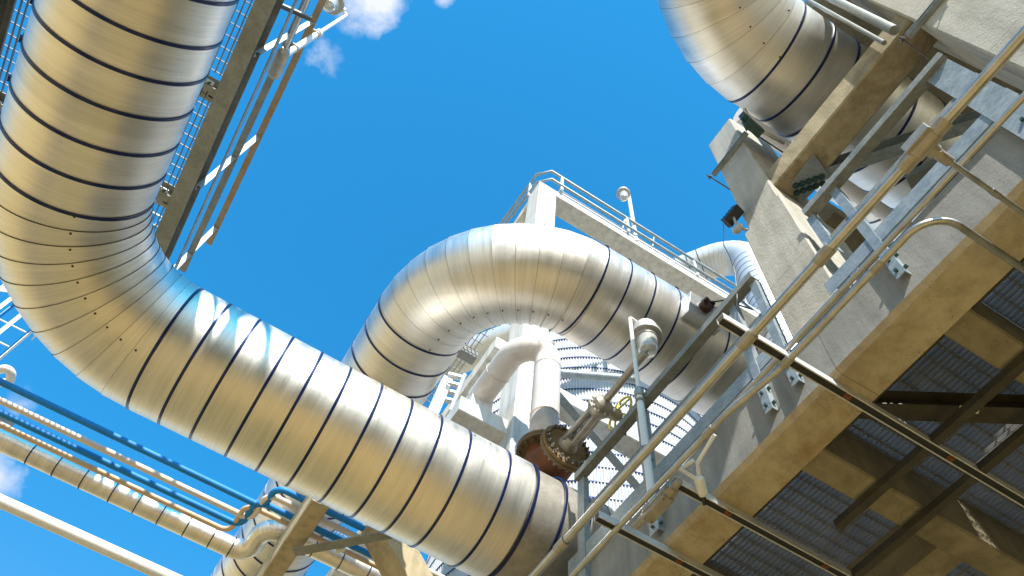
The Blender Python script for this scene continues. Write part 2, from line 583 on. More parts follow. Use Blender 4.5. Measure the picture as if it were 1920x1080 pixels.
def fillet(pts, rad, n=8):
    """polyline with rounded corners"""
    pts = [Vector(p) for p in pts]
    out = [pts[0]]
    for i in range(1, len(pts) - 1):
        a = (pts[i - 1] - pts[i]).normalized()
        b = (pts[i + 1] - pts[i]).normalized()
        ang = a.angle(b)
        rd = rad[i - 1] if isinstance(rad, (list, tuple)) else rad
        d = rd / math.tan(ang / 2)
        c = pts[i] + (a + b).normalized() * (rd / math.sin(ang / 2))
        p0, p1 = pts[i] + a * d, pts[i] + b * d
        v0, v1 = p0 - c, p1 - c
        tot = v0.angle(v1)
        for k in range(n + 1):
            f = k / n
            out.append(c + (v0 * math.sin((1 - f) * tot) + v1 * math.sin(f * tot)) / math.sin(tot))
    out.append(pts[-1])
    return out


ANG = lambda w, h, t: [(0, 0), (w, 0), (w, t), (t, t), (t, h), (0, h)]
CHAN = lambda w, h, t: [(0, 0), (w, 0), (w, t), (t, t), (t, h - t), (w, h - t), (w, h), (0, h)]
STRUT = lambda w, t=0.003: [(-w / 2, -w / 2), (w / 2, -w / 2), (w / 2, w / 2), (w * .36, w / 2), (w * .36, w / 2 - .008), (w * .36 + t, w / 2 - .008), (w * .36 + t, w / 2 - t), (w / 2 - t, w / 2 - t), (w / 2 - t, -w / 2 + t), (-w / 2 + t, -w / 2 + t), (-w / 2 + t, w / 2 - t), (-w * .36 - t, w / 2 - t), (-w * .36 - t, w / 2 - .008), (-w * .36, w / 2 - .008), (-w * .36, w / 2), (-w / 2, w / 2)]
RECT = lambda w, h: [(-w / 2, -h / 2), (w / 2, -h / 2), (w / 2, h / 2), (-w / 2, h / 2)]


def IB(w, h, t):
    return [(-w / 2, 0), (w / 2, 0), (w / 2, t), (t / 2, t), (t / 2, h - t), (w / 2, h - t), (w / 2, h), (-w / 2, h), (-w / 2, h - t), (-t / 2, h - t), (-t / 2, t), (-w / 2, t)]


def CHB(w, h, c):
    """rectangle from origin with chamfered corners"""
    return [(c, 0), (w - c, 0), (w, c), (w, h - c), (w - c, h), (c, h), (0, h - c), (0, c)]


def hexbolt(mb, p, axis, r, l, mi=0):
    return mb.lathe(p, axis, [(0, 0), (0, r), (l, r * .95), (l, 0)], 6, mi, False)


# ------------------------------------------------------------------ insulated pipes (gored elbows, straps)
def insulated(name, label, pts, bendR, r, gores, nrm, group, mats=('aluminium', 'seam'), straps=(), sw=0.022, seg=88, seam_w=0.0022, screws=True, lip=0.005, scr_ang=None):
    """pts: corner polyline; straps: list of (point, tangent)"""
    pts = [Vector(p) for p in pts]
    nrm = Vector(nrm).normalized()
    path = fillet(pts, bendR, gores)
    root = thing(name, path[0], label, 'pipe', group)
    mb = MB()
    n = len(path)
    tg = [(path[i + 1] - path[i]).normalized() for i in range(n - 1)]
    u = 0.0
    for i in range(n - 1):
        t = tg[i]
        B = t.cross(nrm).normalized()
        U = B.cross(t)
        L = (path[i + 1] - path[i]).length
        m0 = (tg[i - 1] + t).normalized() if i else t
        m1 = (t + tg[i + 1]).normalized() if i < n - 2 else t
        elbow = L < bendR * 0.6
        ra, rb = r + (lip if i else 0), r
        v0, v1 = [], []
        u0, u1 = [], []
        for j in range(seg + 1):
            a = 2 * PI * j / seg
            da = B * math.cos(a) * ra + U * math.sin(a) * ra
            db = B * math.cos(a) * rb + U * math.sin(a) * rb
            s0 = -da.dot(m0) / t.dot(m0)
            s1 = -db.dot(m1) / t.dot(m1)
            v0.append(path[i] + da + t * s0)
            v1.append(path[i + 1] + db + t * s1)
            u0.append(u + s0)
            u1.append(u + L + s1)
        fs, uvs = [], []
        for j in range(seg):
            fs.append((j, j + 1, seg + 2 + j, seg + 1 + j))
            w0, w1 = 2 * PI * r * j / seg, 2 * PI * r * (j + 1) / seg
            uvs.append([(u0[j], w0), (u0[j + 1], w1), (u1[j + 1], w1), (u1[j], w0)])
        mb.quad_faces(v0 + v1, fs, 0, True, uvs)
        if i:      # thin dark lap line
            q0 = [p + t * 0.0 for p in v0]
            ctr = path[i]
            q0 = [ctr + (p - ctr) * (1 + 0.0012 / r) - t * (seam_w * 0.6) for p in v0]
            q1 = [ctr + (p - ctr) * (1 + 0.0012 / r) + t * (seam_w * 0.4) for p in v0]
            mb.quad_faces(q0 + q1, [(j, j + 1, seg + 2 + j, seg + 1 + j) for j in range(seg)], 1, True)
            if screws and elbow:
                for a in (scr_ang or (0.6, 2.2, 3.4, 4.6, 5.6)):
                    d = B * math.cos(a) + U * math.sin(a)
                    p = path[i] + d * (r + lip)
                    s0 = -(d * r).dot(m0) / t.dot(m0)
                    mb.lathe(p + t * (s0 + 0.02), d, [(0, 0.009), (0.006, 0.007), (0.006, 0)], 6, 1, False)
        u += L
    # end discs
    for e, tt in ((0, -tg[0]), (n - 1, tg[-1])):
        nn = tt.orthogonal().normalized()
        bb = tt.cross(nn)
        mb.quad_faces([path[e] + (nn * math.cos(2 * PI * j / 32) + bb * math.sin(2 * PI * j / 32)) * (r * 0.999) for j in range(32)], [tuple(range(32))], 0)
    build('cladding', mb, mats, root)
    for p, t in straps:
        t = Vector(t).normalized()
        p = Vector(p)
        B = t.cross(nrm).normalized()
        U = B.cross(t)
        sb = MB()
        sb.lathe(p, t, [(-sw / 2, r - 0.01), (-sw / 2, r + 0.0075), (sw / 2, r + 0.0075), (sw / 2, r - 0.01)], 80)
        if screws:
            a = scr_ang[0] if scr_ang else 0.6
            d = B * math.cos(a) + U * math.sin(a)
            sb.obox(p + d * (r + 0.011), (t, t.cross(d), d), (sw * 0.75, 0.02, 0.006))
        build('strap', sb, 'strap', root)
    return root, path


GP = 'large insulated pipes'
# --- main pipe
ym, hm, xm = 4.29, 4.975, -1.87
ups = [(378, 545), (432, 575), (487, 603), (548, 637), (602, 665), (656, 692), (712, 725), (767, 755), (822, 783), (875, 810), (948, 846), (1000, 872), (1047, 903)]
st = [(V(hit(px, py, h=5.27).x, ym, hm), (1, 0, 0)) for px, py in ups]
x0b = st[0][0].x
Rb = x0b - xm
left = [(420, 78), (393, 142), (368, 205), (340, 268), (315, 325), (292, 380)]
sl_ = [(V(xm, hit(px, py, h=5.10).y, hm), (0, 1, 0)) for px, py in left]
dy = sl_[0][0].y - sl_[1][0].y
yy = sl_[0][0].y
for k in range(12):
    yy -= 0.30
    sl_.append((V(xm, yy, hm), (0, 1, 0)))
main, _ = insulated('insulated_pipe', 'biggest aluminium clad pipe sweeping from the top left corner to the lower right', [V(xm, -6, hm), V(xm, ym, hm), V(2.12, ym, hm)], Rb, 0.51, 10, (0, 0, 1), GP, straps=st + sl_, seam_w=0.0015, scr_ang=(3.6, 5.2))
# bare steel continuation with end reducer
mb = MB()
mb.lathe(V(2.12, ym, hm), (1, 0, 0), [(-.02, 0.30), (-.02, 0.487), (0.75, 0.487)], 80)
build('bare_spool', mb, 'fitting', main)
mb = MB()
mb.lathe(V(2.87, ym, hm), (1, 0, 0), [(0, 0.492), (0.05, 0.492), (0.12, 0.47), (0.2, 0.42), (0.42, 0.29), (0.9, 0.29), (0.9, 0)], 64)
build('reducer', mb, 'cream_paint', main)
mb = MB()
mb.lathe(V(2.66, ym, hm), (1, 0, 0), [(-.012, .4), (-.012, 0.50), (0.012, 0.50), (0.012, .4)], 80)
build('strap', mb, 'strap', main)
# lap marks along the sunny side
for k, s_ in enumerate(st[:-1]):
    mb = MB()
    xa = s_[0].x + 0.05 + 0.06 * (k % 3)
    n_ = Vector((0, -0.93, 0.36))
    p = Vector((xa, ym, hm + CAMZ)) + n_ * 0.511
    if k % 2 == 0:
        mb.obox(p + Vector((0.08, 0, 0)), ((1, 0, 0), n_.cross(Vector((1, 0, 0))), n_), (0.05, 0.0022, 0.0015))
    mb.lathe(p + Vector((0.14, 0, 0)), n_, [(0, 0.008), (0.005, 0.006), (0.005, 0)], 6, 0, False)
    build('lap_rivet', mb, 'seam', main)

# --- loop pipe
LS = 0.925
yl, hl, xl, rl_ = 3.265 * LS, 7.55 * LS, 1.005 * LS, 0.525 * LS
lu = [(1140, 460), (1180, 487), (1222, 515), (1265, 545), (1310, 575), (1352, 600), (1400, 630)]
sR = []
for px, py in lu:
    sR.append((V(hit(px, py, h=hl + rl_ * math.sin(math.radians(19.75))).x, yl, hl), (1, 0, 0)))
for k in range(6):
    sR.append((V(sR[-1][0].x + 0.33 * LS, yl, hl), (1, 0, 0)))
ll = [(722, 560), (697, 600), (672, 640), (648, 682)]
sL = [(V(xl, hit(px, py, h=hl + 0.03).y, hl), (0, 1, 0)) for px, py in ll]
for k in range(14):
    sL.append((V(xl, sL[-1][0].y + 0.36 * LS, hl), (0, 1, 0)))
Rl = (sR[0][0].x - xl + sL[0][0].y - yl) / 2
loop, _ = insulated('insulated_pipe', 'silver clad pipe arching through the picture centre with narrow gore seams', [V(xl, 14, hl), V(xl, yl, hl), V(11, yl, hl)], Rl, rl_, 11, (0, 0, 1), GP, ('aluminium_satin', 'seam'), straps=sL + sR, sw=0.019, scr_ang=(0.35, 3.6, 4.4))

# --- pipe at top right
yt, ht = 0.33, 7.4
tu = [(1505, 0), (1563, 35), (1605, 70)]
sT = [(V(hit(px, py, h=ht + 0.02).x, yt, ht), (1, 0, 0)) for px, py in tu]
for k in range(8):
    sT.append((V(sT[-1][0].x + 0.33, yt, ht), (1, 0, 0)))
xt = 1.02
insulated('insulated_pipe', 'aluminium clad elbow entering from the top edge above the concrete column', [V(9, yt, ht), V(xt, yt, ht), V(xt, -1.45, ht)], sT[0][0].x - xt, 0.5, 10, (0, 0, 1), GP, ('aluminium_satin', 'seam'), straps=sT, scr_ang=(2.8, 3.9, 4.6))

# --- distant silver riser behind the right column
hv, cx, cy = 19.6, 8.72, 5.12
dirh = (hit(1296, 502, h=19.7) - V(8.72, 5.12, 19.7)).normalized()
c0 = V(cx, cy, hv)
riser = [c0 + dirh * 9, c0, V(cx, cy, 3)]
nrmv = dirh.cross(Vector((0, 0, 1)))
stv = [(V(cx, cy, hv - 1.05 - 0.26 * k), (0, 0, -1)) for k in range(40)] + [(c0 + dirh * (1.15 + 0.3 * k), dirh) for k in range(6)]
insulated('insulated_pipe', 'farther slim silver pipe elbow seen past the left edge of the concrete column', riser, 1.0, 0.46, 9, nrmv, GP, ('aluminium_bright', 'seam'), straps=stv, sw=0.02, seg=48, screws=False)

# --- shadowed pipe behind the brace on the right
insulated('insulated_pipe', 'shaded pale pipe glimpsed through the gap under the galvanised brace', [V(3.6, 0.92, 9.2), V(12, 0.92, 9.2)], 1, 0.42, 4, (0, 0, 1), GP, straps=[(V(5.0 + 0.5 * k, 0.92, 9.2), (1, 0, 0)) for k in range(8)], screws=False)

# ------------------------------------------------------------------ setting: ground
mb = MB()
mb.quad_faces([(-400, -400, 0), (400, -400, 0), (400, 400, 0), (-400, 400, 0)], [(0, 1, 2, 3)])
build('ground', mb, 'sand', kind='structure')

for xa, xb, nm, m in ((-5.0, -2.2, 'reflection_strip', 'asphalt'),):
    mb = MB()
    mb.quad_faces([(xa, -14, 0.004), (xb, -14, 0.004), (xb, 60, 0.004), (xa, 60, 0.004)], [(0, 1, 2, 3)])
    build(nm, mb, m, kind='structure')  # unseen dark ground strip added for the stripe mirrored in the left pipe
mb = MB()
mb.box((-40, -32, 0.0), (40, -15, 7.0))  # unseen block added so the pipes mirror something dark
mb.box((-41, -33, 7.0), (41, -14.6, 7.4))
build('reflection_block', mb, 'concrete_dark', label='long low concrete building added unseen behind the viewer to darken the pipe reflections', cat='building')
# ------------------------------------------------------------------ right platform
XF, HS, HT = 2.48, 3.66, 4.13
mb = MB()
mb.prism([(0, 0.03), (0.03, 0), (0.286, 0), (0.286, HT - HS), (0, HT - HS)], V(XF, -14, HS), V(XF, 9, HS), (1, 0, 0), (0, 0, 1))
mb.mi[0] = mb.mi[1] = 1  # ochre stain with bounce warmth in the underside colour; side painted darker for shade
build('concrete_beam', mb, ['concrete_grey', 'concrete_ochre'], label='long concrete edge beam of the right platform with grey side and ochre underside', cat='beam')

mb = MB()
mb.box(V(XF + 0.288, -14, HS + 0.2), V(14, -2.3, HT - 0.01))  # platform carried on out of view, added mainly to cast shade
mb.box(V(7.25, -2.3, HS + 0.2), V(14, 9, HT - 0.012))
build('shade_deck', mb, 'concrete_dark', label='solid concrete deck added out of view beyond the gratings to shade the ground', cat='deck')
GB = 'concrete joists under the platform'
for y0, y1, lab in ((-0.52, -0.32, 'concrete joist under the platform at the upper right edge of the picture'), (0.61, 0.79, 'short visible concrete joist between two gratings above the barcode brace'), (1.69, 1.88, 'long dark concrete joist crossing the middle of the grating underside'), (3.05, 3.25, 'concrete joist at the bottom edge of the picture under the grating')):
    mb = MB()
    mb.prism(CHB(y1 - y0, 0.40, 0.012), V(XF + 0.2862, y0, HS + 0.03), V(9, y0, HS + 0.03), (0, 1, 0), (0, 0, 1))
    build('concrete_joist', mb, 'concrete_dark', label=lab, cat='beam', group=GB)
mb = MB()
mb.prism(CHB(0.2, 0.36, 0.012), V(3.86, 1.8803, HS + 0.05), V(3.86, 3.049, HS + 0.05), (1, 0, 0), (0, 0, 1))
mb2 = MB()
build('concrete_joist', mb, 'concrete_dark', label='short concrete cross piece below the long dark joist at the lower right', cat='beam', group=GB)

# gratings between the joists
GG = 'gratings of the right platform'
bays = [(-2.2, -0.53), (-0.31, 0.60), (0.80, 1.68), (1.89, 3.04), (3.26, 5.2)]
cols = [(2.80, 3.624), (3.636, 4.504), (4.516, 5.604), (5.616, 7.2)]
row_word = ['beyond the top corner', 'beside the upper right beam', 'above the long dark joist', 'below the long dark joist', 'past the bottom edge']
col_word = ['next to the edge beam', 'second from the edge beam', 'third from the edge beam', 'farthest from the edge beam']
for bi, (ya, yb) in enumerate(bays):
    for ci, (xa, xb) in enumerate(cols):
        if ya > 3 and ci > 1:
            continue
        mb = MB()
        x = xa
        while x < xb:
            mb.box(V(x, ya, 4.06), V(x + 0.005, yb, 4.10))
            x += 0.036
        y = ya + 0.03
        while y < yb:
            mb.box(V(xa, y, 4.088), V(xb, y + 0.008, 4.098))
            mb.box(V(xa, y + 0.002, 4.062), V(xb, y + 0.006, 4.07))
            y += 0.10
        mb.box(V(xa - 0.0055, ya - 0.004, 4.055), V(xa - 0.001, yb + 0.004, 4.104))
        mb.box(V(xb + 0.001, ya - 0.004, 4.055), V(xb + 0.0055, yb + 0.004, 4.104))
        mb.box(V(xa - 0.004, ya - 0.004, 4.055), V(xb + 0.004, ya, 4.104))
        mb.box(V(xa - 0.004, yb, 4.055), V(xb + 0.004, yb + 0.004, 4.104))
        build('grating_panel', mb, 'grating_steel', label='steel grating panel %s, %s' % (row_word[bi], col_word[ci]), cat='grating', group=GG)

# dark steel under the platform
GS = 'dark steel under the platform'
mb = MB()
mb.prism(ANG(0.06, 0.06, 0.006), V(XF + 0.30, -2.5, 3.74), V(XF + 0.30, 6, 3.74), (1, 0, 0), (0, 0, 1))
build('steel_angle', mb, 'dark_steel', label='dark rusty angle running along the inner edge of the concrete beam', cat='steel angle', group=GS)
for xx, ya, yb, lab in ((3.17, 0.15, 2.05, 'dark hanging angle crossing the long joist nearest the edge beam'), (3.52, 0.2, 3.4, 'long dark hanging angle crossing the long joist farther from the edge beam'), (4.0, -0.6, 1.0, 'dark hanging angle at the right edge of the picture')):
    mb = MB()
    mb.prism(ANG(0.05, 0.05, 0.005), V(xx, ya, 3.615), V(xx, yb, 3.615), (1, 0, 0), (0, 0, 1))
    build('steel_angle', mb, 'dark_steel', label=lab, cat='steel angle', group=GS)
a, b = hit(1600, 770, h=3.78), hit(1960, 782, h=3.78)
br = thing('cross_brace', a, 'dark horizontal brace with a paper label below the joist near the edge beam', 'brace')
mb = MB()
mb.prism(IB(0.11, 0.13, 0.008), a, b, (0, 1, 0), (0, 0, 1))
build('beam', mb, 'dark_steel', br)
q = hit(1817, 768, h=3.775)
mb = MB()
dd = (b - a).normalized()
ss = Vector((-dd.y, dd.x, 0))
mb.obox(q, (dd, ss, (0, 0, 1)), (0.055, 0.026, 0.001))
lb = build('label', mb, 'label_paper', br)
mb = MB()
for k in range(14):
    mb.obox(q + dd * (-0.042 + 0.0065 * k) + ss * 0.006 + Vector((0, 0, -0.0013)), (dd, ss, (0, 0, 1)), (0.0011 if k % 3 else 0.002, 0.011, 0.0004))
mb.obox(q - ss * 0.014 + Vector((0, 0, -0.0013)), (dd, ss, (0, 0, 1)), (0.036, 0.002, 0.0004))
build('bars', mb, 'black_rubber', lb)

# struts under the soffit
GU = 'slotted channel struts under the platform'
for y, xa, xb, lab in ((1.32, 0.4875 * 3.62, 6, 'longest shiny channel strut crossing under the edge beam below the temperature box'), (2.318, 2.217, 3.9, 'channel strut under the edge beam beside the white conduit fitting'), (2.79, 2.0, 3.6, 'channel strut nearest the bottom edge under the grey conduit box')):
    su = thing('channel_strut', V(xa, y, 3.618), lab, 'strut', GU)
    mb = MB()
    mb.prism(STRUT(0.052), V(xa, y, 3.6335), V(xb, y, 3.6335), (0, 1, 0), (0, 0, -1))
    ch_ = build('channel', mb, 'galvanised_bright', su)
    mb = MB()
    mb.prism(RECT(0.036, 0.003), V(xa, y, 3.6135), V(xb, y, 3.6135), (0, 1, 0), (0, 0, 1))
    build('slot_shade_strip', mb, 'black_rubber', ch_)  # black strip painted in for the shade inside the open slot
    for xc in (XF + 0.12, XF + 0.85):
        if xc < xb - .1:
            mb = MB()
            mb.obox(V(xc, y, 3.612), ((1, 0, 0), (0, 1, 0), (0, 0, 1)), (0.022, 0.026, 0.004))
            hexbolt(mb, V(xc, y, 3.608), (0, 0, -1), 0.011, 0.012)
            build('clamp', mb, 'rust', su)

# columns
col1 = thing('concrete_column', V(2.7, 1.17, HT), 'concrete column with thicker base standing on the platform edge between two railings', 'column')
mb = MB()
mb.prism(CHB(0.5, 0.335, 0.012), V(XF, 1.015, HT), V(XF, 1.015, 7.83), (1, 0, 0), (0, 1, 0))
build('shaft', mb, 'concrete', col1)
mb = MB()
mb.prism(CHB(0.56, 0.40, 0.012), V(XF - 0.035, 0.985, HT + 0.002), V(XF - 0.035, 0.985, 5.66), (1, 0, 0), (0, 1, 0))
build('base', mb, 'concrete', col1)
mb = MB()
mb.prism(CHB(0.66, 0.70, 0.012), V(XF, -1.135, HT), V(XF, -1.135, 11), (1, 0, 0), (0, 1, 0))
build('concrete_column', mb, 'concrete', label='wide rough concrete column at the top right corner with stripes of shade', cat='column')
mb = MB()
mb.prism(CHB(0.26, 0.29, 0.012), V(2.515, -0.434, 6.0), V(2.515, 1.012, 6.0), (1, 0, 0), (0, 0, 1))
build('concrete_beam', mb, 'concrete_stained', label='stained concrete beam spanning between the two right columns under the elbow', cat='beam')
mb = MB()
mb.prism(CHB(10.75, 0.3, 0.012), V(2.6, -10, 8.25), V(12, -10, 8.25), (0, 1, 0), (0, 0, 1))  # carried beyond the view to cast shade on the gratings below
build('upper_deck', mb, 'concrete_dark', label='shaded upper concrete deck above the pipe behind the stained beam, extended unseen to cast shade', cat='deck')
mb = MB()
mb.prism(CHB(0.50, 0.22, 0.012), V(3.2, 0.97, 6.3), V(8, 0.97, 6.3), (0, 1, 0), (0, 0, 1))
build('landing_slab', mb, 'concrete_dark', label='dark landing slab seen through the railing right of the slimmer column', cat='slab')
# struts with rods on the column faces
for pa, pb, lab in (((1335, 325), (1400, 250), 'short channel strut bolted across the upper face of the slimmer column'), ((1697, 66), (1775, -14), 'channel strut bolted across the wide top right column')):
    a, b = hit(*pa, x=XF - 0.03), hit(*pb, x=XF - 0.03)
    zz = (a.z + b.z) / 2
    a.z = b.z = zz
    a.x = b.x = XF - 0.0225
    su = thing('channel_strut', a, lab, 'strut', 'channel struts bolted to the columns')
    mb = MB()
    mb.prism(STRUT(0.041), a, b, (0, 0, 1), (-1, 0, 0))
    build('channel', mb, 'galvanised', su)
    for p in (a, b):
        mb = MB()
        d = (b - a).normalized() * (0.03 if p is a else -0.03)
        mb.tube([p - d + Vector((-0.05, 0, 0)), p - d + Vector((0.5, 0, 0))], 0.007, 8)
        hexbolt(mb, p - d + Vector((-0.02, 0, 0)), (-1, 0, 0), 0.016, 0.014)
        mb.box(p - d + Vector((-0.018, -.02, -.02)), p - d + Vector((-0.012, .02, .02)))
        build('tie_rod', mb, 'nut', su)

# gusset and diagonal brace behind the column
gs = thing('gusset_plate', hit(1526, 289, h=5.97), 'galvanised gusset plate with two rows of green bolts beside the slimmer column', 'gusset plate')
mb = MB()
cs = [hit(px, py, h=5.97) for px, py in ((1526, 289), (1556, 330), (1500, 384), (1483, 345))]
mb.quad_faces(cs + [c + Vector((0, 0, 0.014)) for c in cs], [(3, 2, 1, 0), (4, 5, 6, 7), (0, 1, 5, 4), (1, 2, 6, 5), (2, 3, 7, 6), (3, 0, 4, 7)])
build('plate', mb, 'galvanised', gs)
for r_ in range(2):
    for k in range(5):
        mb = MB()
        p = hit(1492 + 12 * k + 2 * r_, 348 - 4.2 * k + 13 * r_, h=5.968)
        hexbolt(mb, p, (0, 0, -1), 0.02, 0.024)
        mb.lathe(p, (0, 0, -1), [(0, 0), (0, .026), (0.004, .026), (.004, 0)], 14)
        build('bolt', mb, 'green_nut', gs)
mb = MB()
mb.prism(CHAN(0.09, 0.16, 0.008), hit(1528, 343, h=5.99), hit(1900, 222, h=5.99), (0, -1, 0), (0, 0, 1))
build('diagonal_brace', mb, 'galvanised', label='galvanised channel brace slanting from the bolted gusset plate to the right edge', cat='brace')
mb = MB()
mb.prism(ANG(0.10, 0.10, 0.008), hit(1700, 335, h=6.2), hit(1930, 220, h=6.2), (0, 1, 0), (0, 0, 1))
build('diagonal_brace', mb, 'weathered_steel', label='dull angle brace running behind the galvanised channel brace', cat='brace')

# railings of the right platform
def rail_post(root, y, h0, h1, w=0.06, plate=True, flip=1):
    mb = MB()
    mb.prism(ANG(0.05 * 1.0, w, 0.006), V(2.437, y, h0), V(2.437, y, h1), (1, 0, 0), (0, 1, 0))
    p = build('post', mb, 'galvanised', root)
    if plate:
        for k in range(2):
            mb = MB()
            hexbolt(mb, V(2.443, y + w * .55, h0 + 0.05 + 0.12 * k), (-1, 0, 0), 0.012, 0.022)
            build('bolt', mb, 'green_nut', p)
            mb = MB()
            hexbolt(mb, V(2.455, y - 0.002, h0 + 0.05 + 0.14 * k), (0, -1, 0), 0.012, 0.018)
            build('bolt', mb, 'green_nut', p)


def railing(label, y0, y1, posts):
    root = thing('railing', V(2.45, y0, 3.79), label, 'railing', 'galvanised railing sections on the platform edge')
    mb = MB()
    mb.prism(ANG(0.072, 0.072, 0.006), V(2.40, y0, 5.02), V(2.40, y1, 5.02), (1, 0, 0), (0, 0, 1))
    build('top_rail', mb, 'weathered_steel', root)
    for p in posts:
        rail_post(root, *p)
    mb = MB()
    mb.prism(CHAN(0.04, 0.13, 0.006), V(2.4445, y0, 4.17), V(2.4445, y1 + 0.15, 4.17), (1, 0, 0), (0, 0, 1))
    build('toe_board', mb, 'galvanised', root)
    mb = MB()
    mb.prism(ANG(0.05, 0.05, 0.005), V(2.4447, y0, 4.60), V(2.4447, y1, 4.60), (1, 0, 0), (0, 0, 1))
    build('mid_rail', mb, 'weathered_steel', root)
    return root


railing('galvanised railing section with channel post above the wide top right column', -0.32, 0.90, [(-0.315, 3.79, 5.02, 0.16), (0.64, 3.79, 5.02), (0.86, 4.45, 5.02, 0.06, False)])
railing('galvanised railing section in front of the lower right end of the big pipe', 1.44, 3.64, [(1.445, 3.79, 5.02), (1.67, 3.79, 5.02), (2.75, 3.76, 5.02, 0.09), (3.56, 3.76, 5.02, 0.09)])

# conduits
GC = 'conduits along the platform edge'
xA, hA = 0.5387 * 3.565, 3.565
cd = thing('conduit', V(xA, 3.5, hA - .03), 'thickest rust flecked conduit with a tee fitting running diagonally across the right side', 'conduit', GC)
mb = MB()
mb.tube([V(xA, -2.5, hA), V(xA, 5.5, hA)], 0.0255, 24)
build('pipe', mb, 'conduit', cd)
ytee = hit(1735, 272, h=hA).y
mb = MB()
mb.lathe(V(xA, ytee - 0.13, hA), (0, 1, 0), [(0, 0.029), (0, 0.037), (0.07, 0.037), (0.072, 0.043), (0.19, 0.043), (0.192, 0.037), (0.27, 0.037), (0.27, 0.029)], 28)
mb.obox(V(xA - 0.02, ytee, hA + .01), ((1, 0, 0), (0, 1, 0), (0, 0, 1)), (0.035, 0.07, 0.036))
mb.lathe(V(xA + 0.02, ytee, hA), (1, 0, 0), [(0, 0.034), (0.045, 0.034), (0.047, 0.027), (0.13, 0.025), (0.13, 0)], 24)
mb.lathe(V(xA + 0.07, ytee, hA - 0.022), (0, 0, -1), [(0, 0.02), (0.012, 0.018), (0.012, 0)], 8)
build('tee_fitting', mb, 'fitting', cd, bevel=0.004)
mb = MB()
mb.tube([V(xA + 0.13, ytee, hA), V(xA + 0.6, ytee, hA)], 0.0135, 16)
mb.lathe(V(xA + 0.40, ytee, hA), (1, 0, 0), [(0, 0.013), (0, 0.0165), (0.05, 0.0165), (0.05, 0.013)], 16)
mb.tube([V(xA + 0.6, ytee, hA), V(xA + 3, ytee, hA)], 0.0135, 16)
build('branch', mb, 'conduit', cd)
for yc in (1.32, 3.05, 0.75):
    mb = MB()
    mb.lathe(V(xA, yc - 0.05, hA), (0, 1, 0), [(0, 0.0275), (0, 0.0325), (0.1, 0.0325), (0.1, 0.0275)], 24)
    build('coupling', mb, 'fitting', cd)

mb = MB()
mb.tube([V(2.187, -2.5, 3.682), V(2.187, 1.6, 3.682), V(2.187, 5.5, 3.682)], 0.0165, 16)
mb.lathe(V(2.187, 0.74, 3.682), (0, 1, 0), [(0, 0.016), (0, 0.021), (0.05, 0.021), (0.05, 0.016)], 16)
build('conduit', mb, 'conduit', label='thin straight conduit lying on the struts beside the railing feet', cat='conduit', group=GC)
cd3 = thing('conduit', V(2.174, 0.31, 3.55), 'conduit that bends round at its upper end and swings sideways under the longest strut', 'conduit', GC)
mb = MB()
x3 = 2.174
ytop = 0.30
xs3 = hit(1300, 838, h=3.575).x
mb.tube(fillet([V(4.5, ytop, 3.573), V(x3, ytop, 3.573), V(x3, 1.36, 3.573), V(xs3 + .015, 1.75, 3.585), V(xs3 + .015, 2.6, 3.60), V(xs3 + .015, 5.5, 3.60)], [0.17, 0.25, 0.25, 0.3], 10), 0.0185, 18)
build('pipe', mb, 'conduit', cd3)
for p, t in ((V(x3, 0.66, 3.573), (0, 1, 0)), (V(xs3 + .015, 1.90, 3.588), (0, 1, .01)), (V(x3, 1.32, 3.573), (0, 1, 0))):
    mb = MB()
    mb.lathe(p, t, [(-.035, 0.018), (-.035, 0.023), (.035, 0.023), (.035, 0.018)], 18)
    build('coupling', mb, 'fitting', cd3)

# conduit box and white fitting near the lower struts
p = hit(1232, 946, h=3.60)
bx = thing('conduit_box', p, 'grey conduit body hanging on the thin conduits beside the lower channel strut', 'conduit box')
mb = MB()
mb.lathe(p + Vector((0, -0.22, 0)), (0, 1, 0), [(0, 0), (0, 0.022), (0.05, 0.024), (0.06, 0.036), (0.09, 0.045), (0.30, 0.045), (0.33, 0.034), (0.37, 0.024), (0.43, 0.022), (0.43, 0)], 14)
mb.obox(p + Vector((0.0, 0.0, -0.028)), ((1, 0, 0), (0, 1, 0), (0, 0, 1)), (0.038, 0.11, 0.022))
build('body', mb, 'fitting', bx, bevel=0.006)
for sx, sy in ((-1, -1), (1, 1)):
    mb = MB()
    mb.lathe(p + Vector((0.026 * sx, 0.09 * sy, -0.05)), (0, 0, -1), [(0, 0.006), (0.004, 0.006), (0.004, 0)], 8)
    build('screw', mb, 'nut', bx)
p = hit(1300, 862, h=3.70)
wf = thing('conduit_fitting', p, 'small white painted conduit fitting with a black gland above the lower strut', 'conduit fitting')
mb = MB()
q1, q2, q3 = hit(1272, 878, h=3.70), hit(1312, 902, h=3.66), hit(1318, 930, h=3.62)
q0 = hit(1340, 815, h=3.78)
mb.tube([q0, hit(1308, 868, h=3.72), q2], 0.013, 12)
mb.tube([q1, q2], 0.012, 12)
mb.tube([hit(1300, 863, h=3.71), hit(1280, 877, h=3.71)], 0.012, 12)
build('tubes', mb, 'lamp_white', wf)
mb = MB()
dz = (q3 - q2).normalized()
mb.lathe(q2 - dz * 0.03, dz, [(0, 0), (0, 0.02), (0.02, 0.032), (0.1, 0.032), (0.12, 0.02), (0.12, 0)], 12)
build('body', mb, 'lamp_white', wf)
mb = MB()
mb.lathe(q2 + dz * 0.09, dz, [(0, 0.017), (0.02, 0.017), (0.022, 0.013), (0.05, 0.013), (0.05, 0)], 12)
build('gland', mb, 'black_rubber', wf)


